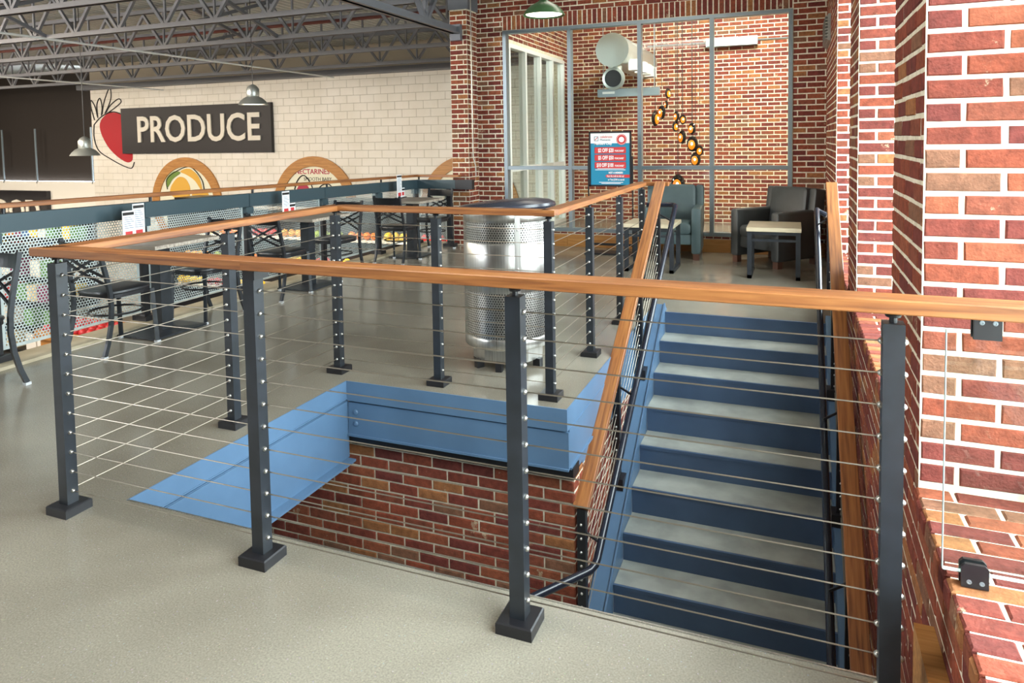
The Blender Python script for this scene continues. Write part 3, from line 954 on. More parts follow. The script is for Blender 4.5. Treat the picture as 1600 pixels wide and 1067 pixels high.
# the staircase itself
st = thing('staircase', 'straight flight of concrete treads with blue steel risers and stringers', 'stairs', (2.3, 3.0, -1.4))
XL, XR = 1.69, 2.92
for xa, xb in ((1.575, 1.688), (XR - 0.0, XR + 0.09)):
    ya, yb = 4.12, 1.83
    top = 0.062
    poly = [(ya, 0.0), (YS + 0.03, 0.0 + top - 0.02), (YS, top), (yb, nose(yb) + top), (yb, -1.40), (yb + 0.45, -1.40), (ya, -0.30)]
    MB().prism(poly, 'x', xa, xb).build('stringer', M['blue'], st, True)
    if xa < 2:
        MB().bar((xb - 0.004, YS, top + 0.006), (xb - 0.004, yb, nose(yb) + top + 0.006), 0.012, 0.014).build('stringer_lip', M['blue'], st, True)
for k in range(8):
    y, z = YS - 0.268 * k, -0.175 * k
    zb = z - 0.175
    r = MB().box(XL, XR, y, y + 0.012, zb, z - 0.002)
    r.box(XL, XR, y - 0.004, y + 0.012, z - 0.022, z - 0.001)
    r.build('riser', M['riser'], st, True)
    if k:
        MB().box(XL, XR, y + 0.012, y + 0.268, z - 0.05, z).build('tread', M['tread'], st, True)

# near wooden baseboard on the window wall
struct(MB().box(2.992, XW, -8, 0.20, -0.10, 0.14).build('baseboard_right', M['pale_wood']))

# guard glass beside the window, with its clamps
t = thing('glass_guard', 'frameless clear glass guard panel clamped above the brick window sill', 'guard', (3.3, 0, SILL))
gp = MB().box(3.021, 3.395, -0.006, 0.006, 0.417, 0.992).build('pane', M['panel_glass'], t, True)
MB().box(3.0195, 3.0215, -0.006, 0.006, 0.417, 0.992).build('pane_edge', M['glass_edge'], gp, True)
MB().box(3.021, 3.395, -0.006, 0.006, 0.4150, 0.4172).build('pane_edge', M['glass_edge'], gp, True)
for xc, zc, k in ((3.085, 0.415, 0), (3.10, 1.005, 1), (3.31, 0.415, 0)):
    c = MB()
    for s in (-1, 1):
        c.prism([(xc - 0.028, zc - 0.028), (xc + 0.028, zc - 0.028), (xc + 0.028, zc + 0.020), (xc + 0.020, zc + 0.028), (xc - 0.020, zc + 0.028), (xc - 0.028, zc + 0.020)], 'y', s * 0.0065, s * 0.016)
    cl = c.build('clamp', M['black'], t, True)
    for dx in (-0.012, 0.014):
        MB().lathe([(0.0055, 0.0), (0.0055, 0.0015), (0.003, 0.0018), (0.0025, 0.0005)], 10).build('screw', M['alu'], cl, True, True, loc=(xc + dx, -0.0158, zc + (-0.014 if k == 0 else 0.012)), rot=(PI / 2, 0, 0))

# ------------------------------------------------------------------ gallery guard with perforated panels
def gz(y):
    return -(y - 1.2) * 0.0155 + 0.016
def perf_mesh(W, H, pitch, r, name, m):
    mb_v, mb_f = [], []
    hx, hy = pitch / 2, pitch * math.sqrt(3) / 2
    R = pitch / math.sqrt(3)
    nr = int(H / hy)
    nc = int(W / pitch)
    for j in range(nr):
        for i in range(nc):
            cx = (i + 0.5 + (0.5 if j % 2 else 0.0)) * pitch - pitch / 4
            cy = (j + 0.5) * hy
            b0 = len(mb_v)
            for k in range(12):
                a = PI / 6 * k + PI / 6
                rr = R if k % 2 == 0 else R * math.cos(PI / 6)
                mb_v.append((cx + rr * math.cos(a), cy + rr * math.sin(a), 0))
            for k in range(12):
                a = PI / 6 * k + PI / 6
                mb_v.append((cx + r * math.cos(a), cy + r * math.sin(a), 0))
            for k in range(12):
                mb_f.append((b0 + k, b0 + (k + 1) % 12, b0 + 12 + (k + 1) % 12, b0 + 12 + k))
    e = 0.02
    for a in ((-e, W + e, -e, 0.004), (-e, W + e, H - 0.012, H + e), (-e, 0.004, 0, H), (W - 0.006, W + e, 0, H)):
        b0 = len(mb_v)
        mb_v += [(a[0], a[2], 0.001), (a[1], a[2], 0.001), (a[1], a[3], 0.001), (a[0], a[3], 0.001)]
        mb_f.append((b0, b0 + 1, b0 + 2, b0 + 3))
    me = D.meshes.new(name)
    me.from_pydata(mb_v, [], mb_f)
    me.materials.append(m)
    me.update()
    return me
gal = thing('gallery_guard', 'slate steel guard with white perforated panels along the gallery over the store', 'railing', (-2.3, 3.5, 0))
GXX = -2.30
GP = [-2.4, -1.2, 0.0, 1.17, 2.35, 3.55, 4.75, 5.9, 6.9]
PH = 0.80
pm = perf_mesh(1.06, PH, 0.0235, 0.0083, 'perforated_panel', M['perf'])
pm2 = perf_mesh(0.86, PH, 0.0235, 0.0083, 'perforated_panel', M['perf'])
pm3 = perf_mesh(0.40, PH, 0.0235, 0.0083, 'perforated_panel', M['perf'])
for i, y in enumerate(GP):
    p = MB().box(GXX - 0.03, GXX + 0.03, y - 0.03, y + 0.03, 0.022, 0.87 + gz(y)).build('post', M['black'], gal, True)
    MB().box(GXX - 0.075, GXX + 0.075, y - 0.06, y + 0.06, 0.022, 0.065).build('base_cover', M['black'], p, True)
    MB().box(GXX - 0.045, GXX + 0.05, y - 0.05, y + 0.05, 0.80 + gz(y), 0.868 + gz(y)).build('post_cap', M['gallery_dark'], p, True)
    MB().tube([(GXX, y + 0.1, 0.99 + gz(y)), (GXX, y + 0.1, 1.035 + gz(y))], 0.012, 8).build('rail_bracket', M['black'], p, True, True)
    if i + 1 < len(GP):
        y2 = GP[i + 1]
        mx = Matrix.Translation((GXX + 0.005, (y + y2) / 2, 0.105)) @ Matrix(((0, 0, 1), (1, 0, 0), (0, 1, 0))).to_4x4()
        W = 0.86 if y2 - y < 1.1 else 1.06
        mx = mx @ Matrix.Translation((-W / 2, 0, 0))
        place('perforated_panel', pm2 if W < 1 else pm, gal, True, matrix=mx)
        b = MB().bar((GXX + 0.01, y + 0.004, 0.934 + gz(y)), (GXX + 0.01, y2 - 0.004, 0.934 + gz(y2)), 0.075, 0.125)
        b.build('beam', M['gallery_dark'], gal, True)
wood_rail(gal, (GXX, -2.5, T + gz(-2.5)), (GXX, 3.0, T + gz(3.0)), 0.085, 0.032)
wood_rail(gal, (GXX, 3.001, T + gz(3.0)), (GXX, 6.93, T + gz(6.93)), 0.085, 0.032)
wood_rail(gal, (GXX, 6.9, T + gz(6.9)), (-1.60, 6.9, T + gz(6.9)), 0.085, 0.032)
zz = gz(6.9)
MB().box(GXX, -1.66, 6.865, 6.935, 0.872 + zz, 0.996 + zz).build('beam', M['gallery_dark'], gal, True)
MB().box(-1.655, -1.40, 6.86, 6.94, 0.868 + zz, 1.0 + zz).build('beam_end', M['black'], gal, True)
p = MB().box(-1.80, -1.74, 6.87, 6.93, 0.0, 0.87 + zz).build('post', M['black'], gal, True)
MB().box(-1.85, -1.69, 6.83, 6.97, 0.0, 0.04).build('base_cover', M['black'], p, True)
mx = Matrix.Translation((-2.23, 6.90, 0.105)) @ Matrix(((1, 0, 0), (0, 0, -1), (0, 1, 0))).to_4x4()
place('perforated_panel', pm3, gal, True, matrix=mx)

# ------------------------------------------------------------------ bistro chairs and tables
def make_chair(label):
    t = thing('bistro_chair', label, 'chair', group=None)
    sect = [(-0.011, -0.014), (0.011, -0.014), (0.011, 0.014), (-0.011, 0.014)]
    for s in (-1, 1):
        path = []
        for z, y in ((0.015, -0.255), (0.10, -0.222), (0.22, -0.192), (0.34, -0.180), (0.44, -0.184), (0.55, -0.203), (0.66, -0.228), (0.76, -0.250), (0.82, -0.262)):
            path.append((s * (0.195 - 0.02 * (z / 0.82)), y, z))
        lg = MB().tube(path, 0, sect=sect).build('rear_leg', M['dark'], t)
        MB().cbox((s * 0.195, -0.256, 0.008), (0.03, 0.034, 0.016)).build('glide', M['foot_cap'], lg)
        lg = MB().tube([(s * 0.185, 0.185, 0.015), (s * 0.175, 0.165, 0.41)], 0, sect=sect).build('front_leg', M['dark'], t)
        MB().cbox((s * 0.185, 0.186, 0.008), (0.03, 0.034, 0.016)).build('glide', M['foot_cap'], lg)
    fr = []
    for k in range(28):
        a = 2 * PI * k / 28
        cx, sy = math.cos(a), math.sin(a)
        e = 4.0
        rr = 1.0 / ((abs(cx) ** e + abs(sy) ** e) ** (1 / e))
        fr.append((0.185 * rr * cx, 0.19 * rr * sy - 0.0))
    MB().prism(fr, 'z', 0.395, 0.420).build('seat_frame', M['black'], t)
    sm = MB()
    rings = [(1.0, 0.421), (1.02, 0.430), (1.0, 0.442), (0.9, 0.450), (0.6, 0.454)]
    for q, z in rings:
        sm.v += [(x * q * 1.02, y * q * 1.02, z) for x, y in fr]
    k = len(fr)
    sm.f += [(i * k + j, i * k + (j + 1) % k, (i + 1) * k + (j + 1) % k, (i + 1) * k + j) for i in range(len(rings) - 1) for j in range(k)]
    sm.f += [tuple(range(k))[::-1], tuple(range((len(rings) - 1) * k, len(rings) * k))]
    sm.build('seat', M['vinyl'], t, smooth=True)
    # curved top rail
    tp = MB()
    for z in (0.715, 0.80):
        for i in range(9):
            x = -0.18 + 0.045 * i
            y = -0.243 - 0.028 * (1 - (x / 0.18) ** 2) - (z - 0.715) * 0.24
            tp.v += [(x, y, z), (x, y - 0.012, z)]
    for i in range(8):
        a, b = 2 * i, 2 * i + 2
        tp.f += [(a, b, 18 + b, 18 + a), (a + 1, 18 + a + 1, 18 + b + 1, b + 1), (a, a + 1, b + 1, b), (18 + a, 18 + b, 18 + b + 1, 18 + a + 1)]
    tp.f += [(0, 18, 19, 1), (16, 17, 35, 34)]
    tp.build('top_rail', M['black'], t)
    for s in (-1, 1):
        for dz in (0.0, 0.055):
            path = []
            for i in range(7):
                f = i / 6
                x = s * (-0.178 + 0.356 * f)
                z = 0.50 + dz + 0.16 * f
                y = -0.195 - (z - 0.5) * 0.22 - 0.02 * math.sin(PI * f)
                path.append((x, y + s * 0.004, z))
            MB().tube(path, 0, sect=[(-0.006, -0.008), (0.006, -0.008), (0.006, 0.008), (-0.006, 0.008)]).build('cross_bar', M['black'], t)
    ring = [(0.175 * math.cos(2 * PI * k / 24), 0.172 * math.sin(2 * PI * k / 24), 0.27) for k in range(24)]
    MB().tube(ring, 0.008, 6, closed=True).build('hoop_stretcher', M['black'], t, smooth=True)
    return t

def make_table(label):
    t = thing('bistro_table', label, 'table')
    MB().rbox(-0.305, 0.305, -0.31, 0.31, 0.695, 0.725, 0.006, 2).build('tabletop', M['table_wood'], t)
    MB().box(-0.18, 0.18, -0.18, 0.18, 0.680, 0.695).build('support_plate', M['black'], t)
    MB().box(-0.05, 0.05, -0.05, 0.05, 0.022, 0.68).build('column', M['dark'], t)
    b = MB().box(-0.20, 0.20, -0.25, 0.25, 0.004, 0.016)
    b.add([(-0.20, -0.25, 0.016), (0.20, -0.25, 0.016), (0.20, 0.25, 0.016), (-0.20, 0.25, 0.016), (-0.1, -0.1, 0.024), (0.1, -0.1, 0.024), (0.1, 0.1, 0.024), (-0.1, 0.1, 0.024)],
          [(4, 5, 6, 7), (0, 1, 5, 4), (1, 2, 6, 5), (2, 3, 7, 6), (3, 0, 4, 7)])
    b.build('base_plate', M['dark'], t)
    for sx in (-1, 1):
        for sy in (-1, 1):
            MB().lathe([(0.012, 0.0), (0.012, 0.004)], 8, (sx * 0.18, sy * 0.23, 0.0)).build('glide', M['foot_cap'], t)
    return t

ch = make_chair('black cross-back chair cut off by the left picture edge, left of the corner post')
ch.matrix_basis = Matrix.Translation((-1.885, 0.71, 0)) @ Matrix.Rotation(PI, 4, 'Z')
KIDS.clear()
for lab, x, y, rz in (
        ('cross-back chair with round vinyl seat just behind the near left corner post', -1.885, 1.75, 0.0),
        ('cross-back chair facing the camera across the nearest whole bistro table', -1.94, 2.64, PI),
        ('cross-back chair with its back to the camera at the middle bistro table', -1.87, 3.53, 0.0),
        ('cross-back chair facing the camera at the middle table, behind the far left corner post', -1.91, 4.445, PI),
        ('cross-back chair with its back to the camera at the farthest bistro table', -1.80, 5.58, 0.0),
        ('cross-back chair farthest back, against the gallery corner by the brick column', -1.81, 6.46, PI)):
    dup(ch, (x, y, 0), rz, lab)
tb = make_table('bistro table at the left picture edge, mostly out of view')
tb.matrix_basis = Matrix.Translation((-1.925, 0.2, 0))
dup(tb, (-1.925, 2.19, 0), 0, 'grey-topped bistro table behind the left railing, nearest one seen whole')
dup(tb, (-1.925, 4.0, 0), 0, 'grey-topped bistro table in the middle of the row, left of the far corner post')
dup(tb, (-1.87, 6.02, 0), 0, 'grey-topped bistro table farthest back, beside the gallery corner')

def menu(label, x, y, h, wd, two):
    t = thing('menu_card', label, 'menu', (x, y, 0.725))
    MB().box(-0.04, 0.03, -0.05, 0.05, 0.0, 0.012).build('stand', M['black'], t)
    c = MB().box(-0.002, 0.002, -wd / 2, wd / 2, 0.01, h).build('card', M['paper'], t)
    MB().box(0.002, 0.0035, -wd / 2 + 0.0035, wd / 2 - 0.0035, h - 0.035, h - 0.012).build('header_band', M['ink'], c)
    li = MB()
    k = 0
    z = h - 0.055
    while z > 0.09:
        li.box(0.002, 0.0032, -wd * 0.36, wd * (0.2 + 0.12 * (k % 3)), z, z + 0.004)
        z -= 0.016; k += 1
    li.build('print_lines', M['poster_grey'], c)
    MB().box(0.002, 0.0034, -wd * 0.3, wd * 0.3, 0.03, 0.075).build('footer_block', M['poster_red'], c)
    return t
menu('taller white menu card on the nearest whole bistro table, right of the shorter one', -2.10, 2.16, 0.28, 0.105, 0)
menu('shorter white menu card on the nearest whole bistro table, left of the taller one', -2.08, 2.05, 0.235, 0.105, 0)
menu('tall white menu card on the middle bistro table', -2.12, 3.92, 0.25, 0.11, 0)
menu('short white menu card on the middle bistro table, right of the tall one', -2.14, 4.04, 0.12, 0.09, 0)
menu('tall white menu card on the farthest bistro table', -2.10, 6.12, 0.31, 0.12, 0)
menu('short white menu card on the farthest bistro table, behind the tall one', -2.12, 6.24, 0.13, 0.09, 0)

# ------------------------------------------------------------------ perforated steel bin
BX, BY, BR = 0.94, 2.37, 0.283
t = thing('litter_bin', 'round perforated stainless steel bin with a dark domed lid', 'bin', (BX, BY, 0))
def cyl_perf(z0, z1, name):
    n = 106
    pitch = 2 * PI / n
    hy = BR * pitch * math.sqrt(3) / 2
    rows = int((z1 - z0) / hy)
    V, F = [], []
    R = 1 / math.sqrt(3)
    for j in range(rows):
        for i in range(n):
            ca = (i + (0.5 if j % 2 else 0)) * pitch
            cz = z0 + (j + 0.5) * hy
            b0 = len(V)
            for q in (R, 0.30):
                for k in range(6):
                    a = PI / 3 * k + PI / 6
                    th = ca + q * math.cos(a) * pitch
                    V.append((BR * math.cos(th), BR * math.sin(th), cz + q * math.sin(a) * BR * pitch))
            F += [(b0 + k, b0 + (k + 1) % 6, b0 + 6 + (k + 1) % 6, b0 + 6 + k) for k in range(6)]
    me = D.meshes.new(name)
    me.from_pydata(V, [], F)
    me.materials.append(M['stainless'])
    me.polygons.foreach_set('use_smooth', [True] * len(F))
    me.update()
    return place(name, me, t)
Z = [0.20, 0.515, 0.80, 0.955]
cyl_perf(Z[0] + 0.002, Z[1], 'perforated_band')
cyl_perf(Z[2] + 0.002, Z[3], 'perforated_band')
for a, b in ((0.145, Z[0] + 0.012), (Z[1] - 0.012, Z[2] + 0.012), (Z[3] - 0.012, 1.02)):
    MB().lathe([(BR - 0.001, a), (BR + 0.0005, a + 0.002), (BR + 0.0005, b - 0.002), (BR - 0.001, b)], 64, caps=False).build('body_ring', M['stainless'], t, smooth=True)
MB().lathe([(BR - 0.02, 0.16), (BR - 0.02, 1.0)], 40).build('liner', M['hole_dark'], t, smooth=True)
MB().lathe([(0.235, 0.05), (0.235, 0.15)], 10).build('base_ring', M['stainless'], t)
sm_ = MB().bar((BR * math.cos(-0.95) * 1.005, BR * math.sin(-0.95) * 1.005, 0.15), (BR * math.cos(-0.95) * 1.005, BR * math.sin(-0.95) * 1.005, 1.02), 0.035, 0.003, up=(math.cos(-0.95), math.sin(-0.95), 0))
sm = sm_.build('seam_strip', M['stainless'], t)
for zq in (0.17, 0.42, 0.66, 0.9):
    MB().lathe([(0.007, 0), (0.006, 0.004), (0.002, 0.005)], 8).build('rivet', M['stainless'], sm, loc=(BR * math.cos(-0.95) * 1.01, BR * math.sin(-0.95) * 1.01, zq), rot=(PI / 2, 0, PI / 2 - 0.95))
for a in (-1.45, -0.2, 0.9, 2.0, 3.1, 4.1):
    MB().box(0.20, 0.25, -0.02, 0.02, 0.0, 0.055).build('foot', M['black'], t, loc=(0, 0, 0), rot=(0, 0, a))
lid = MB()
n = 48
prof = [(0.29, 0.0), (0.318, 0.006), (0.325, 0.02), (0.318, 0.034), (0.28, 0.052), (0.2, 0.066), (0.1, 0.073), (0.01, 0.075)]
for r, z in prof:
    for j in range(n):
        a = 2 * PI * j / n
        x, y = r * math.cos(a), r * math.sin(a)
        f = 0.5 + 0.5 * (x * 0.93 - y * 0.37) / 0.325
        lid.v.append((x, y, 1.005 + z * (0.45 + 0.75 * f) + 0.012 * f))
lid.f += [(i * n + j, i * n + (j + 1) % n, (i + 1) * n + (j + 1) % n, (i + 1) * n + j) for i in range(len(prof) - 1) for j in range(n)]
lid.f += [tuple(range(n))[::-1], tuple(range((len(prof) - 1) * n, len(prof) * n))]
lid.build('lid', M['lid'], t, smooth=True)

# ------------------------------------------------------------------ lounge
def armchair(label, loc, rz, m):
    t = thing('armchair', label, 'armchair', loc, rz)
    W, Dp = 0.70, 0.70
    for s in (-1, 1):
        x0, x1 = (s * W / 2 - 0.11, s * W / 2) if s > 0 else (-W / 2, -W / 2 + 0.11)
        MB().rbox(x0, x1, -Dp / 2, Dp / 2 - 0.1, 0.075, 0.62, 0.03).build('arm', M[m], t, smooth=True)
        for y in (-Dp / 2 + 0.05, Dp / 2 - 0.06):
            MB().box((x0 + x1) / 2 - 0.035, (x0 + x1) / 2 + 0.035, y - 0.035, y + 0.035, 0.0, 0.08).build('foot', M['foot_wood'], t)
    MB().rbox(-W / 2 + 0.11, W / 2 - 0.11, -Dp / 2 + 0.02, Dp / 2 - 0.18, 0.30, 0.44, 0.045).build('seat_cushion', M[m], t, smooth=True)
    MB().rbox(-W / 2 + 0.11, W / 2 - 0.11, -Dp / 2 + 0.04, Dp / 2 - 0.12, 0.18, 0.31, 0.02).build('front_apron', M[m], t, smooth=True)
    b = MB()
    b.rbox(-W / 2 + 0.09, W / 2 - 0.09, -0.075, 0.075, 0.0, 0.56, 0.05)
    b.build('backrest', M[m], t, smooth=True, loc=(0, Dp / 2 - 0.135, 0.31), rot=(-0.14, 0, 0))
    for s in (-1, 1):
        MB().rbox(s * 0.30 - 0.05, s * 0.30 + 0.05, -0.085, 0.085, 0.0, 0.56, 0.03).build('back_wing', M[m], t, smooth=True, loc=(0, Dp / 2 - 0.085, 0.30), rot=(-0.14, 0, 0))
    return t
armchair('teal-grey armchair in the lounge, left of the stair head, behind the wooden rails', (1.30, 6.95, 0), 0.06, 'leather')
armchair('dark grey armchair turned towards the lounge corner, right of the stairs', (2.49, 6.76, 0), -math.radians(40), 'brown_leather')

def side_table(label, x0, x1, y0, y1):
    cx, cy, wx, wy = (x0 + x1) / 2, (y0 + y1) / 2, (x1 - x0) / 2, (y1 - y0) / 2
    t = thing('side_table', label, 'table', (cx, cy, 0))
    MB().rbox(-wx, wx, -wy, wy, 0.488, 0.53, 0.006, 2).build('tabletop', M['beige_top'], t)
    for s in (-1, 1):
        m = MB()
        x = s * (wx - 0.03)
        a = 0.022
        m.box(x - a, x + a, -wy + 0.02, -wy + 0.064, 0.0, 0.488).box(x - a, x + a, wy - 0.064, wy - 0.02, 0.0, 0.488)
        m.box(x - a, x + a, -wy + 0.02, wy - 0.02, 0.0, 0.035)
        m.build('leg_frame', M['dark'], t)
    for y in (-wy + 0.042, wy - 0.042):
        MB().box(-wx + 0.05, wx - 0.05, y - 0.015, y + 0.015, 0.455, 0.488).build('apron_bar', M['dark'], t)
        MB().box(-wx + 0.05, wx - 0.05, y - 0.015, y + 0.015, 0.385, 0.41).build('lower_bar', M['dark'], t)
    return t
side_table('beige-topped side table in front of the dark grey armchair', 2.235, 2.76, 5.68, 6.28)
side_table('beige-topped side table beside the teal-grey armchair, half hidden by the sloping rail', 0.95, 1.50, 5.70, 6.25)

# easel sign
EY = 6.85
t = thing('easel_sign', 'teal and red savings poster in a black frame on a slim black stand', 'sign', (0.53, EY, 0))
fx0, fx1, fz0, fz1 = 0.255, 0.802, 0.855, 1.552
f = MB().box(fx0, fx1, EY, EY + 0.02, fz0, fz0 + 0.022).box(fx0, fx1, EY, EY + 0.02, fz1 - 0.022, fz1).box(fx0, fx0 + 0.022, EY, EY + 0.02, fz0, fz1).box(fx1 - 0.022, fx1, EY, EY + 0.02, fz0, fz1)
f.build('frame', M['black'], t, True)
MB().box(fx0 - 0.018, fx0 - 0.002, EY + 0.004, EY + 0.02, 0.02, 1.24).box(fx1 + 0.002, fx1 + 0.018, EY + 0.004, EY + 0.02, 0.02, 1.24).box(fx0 - 0.018, fx1 + 0.018, EY + 0.02, EY + 0.03, 0.10, 0.13).build('stand', M['black'], t, True)
MB().box(fx0 - 0.04, fx1 + 0.04, EY - 0.12, EY + 0.14, 0.0, 0.02).build('base_plate', M['black'], t, True)
x0, x1, z0, z1 = fx0 + 0.02, fx1 - 0.02, fz0 + 0.02, fz1 - 0.02
pp_ = MB().box(x0, x1, EY + 0.008, EY + 0.016, z0, z1).build('poster', M['teal'], t, True)
MB().box(x0, x1, EY + 0.006, EY + 0.008, z1 - 0.13, z1).build('poster_heading', M['paper'], pp_, True)
pw_, ph_ = x1 - x0, z1 - z0
ye = EY + 0.0035
for i, (s1, s2, s3) in enumerate((('$2 OFF $20', 'PURCHASE*', 0), ('$5 OFF $50', 'PURCHASE*', 0), ('$10 OFF $100', 'PURCHASE*', 0))):
    zc = z1 - 0.218 - i * 0.094
    bn = MB().rbox(x0 + 0.055, x1 - 0.05, EY + 0.0045, EY + 0.0075, zc - 0.04, zc + 0.04, 0.01).build('red_banner', M['poster_red'], pp_, True)
    text(s1, 0.066, (x0 + (0.10 if i < 2 else 0.08), ye, zc - 0.022), FRONT, M['paper'], pp_, sx=0.62 if i < 2 else 0.56, bold=0.0016, extrude=0.0008)
    text(s2, 0.03, (x0 + 0.315, ye, zc - 0.018), FRONT, M['paper'], pp_, sx=0.75, bold=0.0008, extrude=0.0008)
text('celebrate', 0.045, (x0 + 0.125, ye, z1 - 0.062), FRONT, M['poster_red'], pp_, sx=0.95, extrude=0.0008)
text('Moments', 0.038, (x0 + 0.125, ye, z1 - 0.098), FRONT, M['poster_grey'], pp_, sx=0.95, extrude=0.0008)
text('Members Only', 0.042, (x0 + 0.05, ye, z1 - 0.148), FRONT, M['paper'], pp_, sx=0.9, bold=0.0008, extrude=0.0012)
lg = MB()
lx, lz = x0 + 0.05, z1 - 0.10
for b in ((lx, lx + 0.055, lz, lz + 0.006), (lx, lx + 0.055, lz + 0.052, lz + 0.058), (lx, lx + 0.006, lz, lz + 0.058), (lx + 0.049, lx + 0.055, lz, lz + 0.058)):
    lg.box(b[0], b[1], ye, ye + 0.001, b[2], b[3])
lg.build('square_logo', M['poster_grey'], pp_, True)
MB().bar((lx + 0.01, ye, lz + 0.012), (lx + 0.046, ye, lz + 0.048), 0.001, 0.008, up=(0, 0, 1)).build('logo_slash', M['poster_red'], pp_, True)
MB().lathe([(0.068, 0.0), (0.068, 0.001)], 32).build('round_badge', M['poster_red'], pp_, True, loc=(x1 - 0.105, EY + 0.0055, z1 - 0.085), rot=FRONT)
MB().lathe([(0.058, 0.0), (0.061, 0.0), (0.061, 0.001), (0.058, 0.001)], 32, caps=False).build('badge_ring', M['paper'], pp_, True, loc=(x1 - 0.105, EY + 0.004, z1 - 0.085), rot=FRONT)
MB().lathe([(0.03, 0.0), (0.034, 0.0006), (0.03, 0.001)], 20).build('badge_centre', M['paper'], pp_, True, loc=(x1 - 0.105, EY + 0.004, z1 - 0.085), rot=FRONT)
text('NOT A MEMBER?', 0.034, (x0 + 0.235, ye, z0 + 0.145), FRONT, M['paper'], pp_, sx=0.72, bold=0.0012, extrude=0.0008)
MB().prism([(x0 + 0.19, z0 + 0.113), (x0 + 0.21, z0 + 0.094), (x1, z0 + 0.094), (x1, z0 + 0.132), (x0 + 0.21, z0 + 0.132)], 'y', EY + 0.0045, EY + 0.0075).build('red_arrow', M['poster_red'], pp_, True)
text('Scan the code to sign up!', 0.030, (x0 + 0.212, ye, z0 + 0.104), FRONT, M['paper'], pp_, sx=0.72, bold=0.0006, extrude=0.0008)
text('or Text JOIN to enroll', 0.030, (x0 + 0.225, ye, z0 + 0.058), FRONT, M['paper'], pp_, sx=0.75, bold=0.0008, extrude=0.0008)
fn = MB()
for zq, a, b in ((z1 - 0.452, 0.09, 0.43), (z1 - 0.468, 0.06, 0.45), (z0 + 0.030, 0.11, 0.42), (z0 + 0.016, 0.14, 0.39)):
    fn.box(x0 + a, x0 + b, ye, ye + 0.001, zq, zq + 0.007)
fn.build('fine_print', M['paper'], pp_, True)

# vestibule contents: duct, box fixtures, pendants
t = thing('spiral_duct', 'large galvanised spiral duct with end cap behind the lounge glass', 'duct', (0.30, 8.3, 2.75))
dc = MB()
y = 8.3
R = 0.24
ring = []
while y < 10.55:
    for dy, rr in ((0, R), (0.07, R), (0.08, R + 0.0035), (0.09, R)):
        ring.append((rr, y + dy))
    y += 0.10
V = [(0.22 + r * math.cos(2 * PI * j / 28), yy, 2.75 + r * math.sin(2 * PI * j / 28)) for r, yy in ring for j in range(28)]
F = [(i * 28 + j, i * 28 + (j + 1) % 28, (i + 1) * 28 + (j + 1) % 28, (i + 1) * 28 + j) for i in range(len(ring) - 1) for j in range(28)]
dc.add(V, F)
dc.build('duct_body', M['galv'], t, True, True)
MB().lathe([(0.0, 0.0), (R - 0.004, 0.0), (R + 0.006, 0.006), (R + 0.006, 0.03)][1:], 28).build('end_cap', M['galv'], t, True, True, loc=(0.22, 8.31, 2.75), rot=(PI / 2, 0, 0))
for k, y in enumerate((8.55, 9.0, 9.35, 9.75)):
    MB().box(0.40, 0.56, y, y + 0.22, 2.47, 2.63).build('grille', M['white_frame'], t, True, loc=(0, 0, 0))
MB().tube([(0.22, 8.46, 2.55), (0.22, 8.46, 2.40), (0.22, 8.42, 2.36)], 0.10, 20).build('branch_duct', M['galv'], t, True, True)
MB().lathe([(0.15, 0.0), (0.165, 0.01), (0.165, 0.06), (0.12, 0.07)], 24).build('branch_collar', M['galv'], t, True, True, loc=(0.22, 8.40, 2.34), rot=(PI / 2, 0, 0))
MB().lathe([(0.125, 0.0), (0.125, 0.004)], 24).build('branch_mouth', M['black'], t, True, loc=(0.22, 8.328, 2.34), rot=(PI / 2, 0, 0))
t = thing('strip_heater', 'long grey box fixture hanging under the duct behind the glass', 'fixture', (0.34, 8.8, 2.1))  # long box light fixture, left unlit
MB().box(-0.13, 0.81, 8.76, 8.88, 2.10, 2.22).build('housing', M['alu'], t, True)
for x in (-0.05, 0.73):
    MB().tube([(x, 8.82, 2.22), (x, 8.82, 3.9)], 0.006, 6).build('rod', M['alu'], t, True)
MB().box(-0.05, 0.14, 8.755, 8.76, 2.145, 2.18).build('label_plate', M['white_frame'], t, True)
t = thing('wall_heater', 'grey box fixture high on the vestibule brick wall, by the right mullion', 'fixture', (1.7, 10.5, 2.98))  # grey fixture box with conduits, left unlit
MB().box(1.30, 2.12, 10.42, 10.59, 2.97, 3.11).build('housing', M['alu'], t, True)
MB().tube([(0.3, 10.57, 3.06), (1.3, 10.57, 3.06)], 0.012, 8).build('conduit', M['alu'], t, True)
MB().tube([(2.12, 10.57, 3.06), (2.9, 10.57, 3.06)], 0.012, 8).build('conduit', M['alu'], t, True)

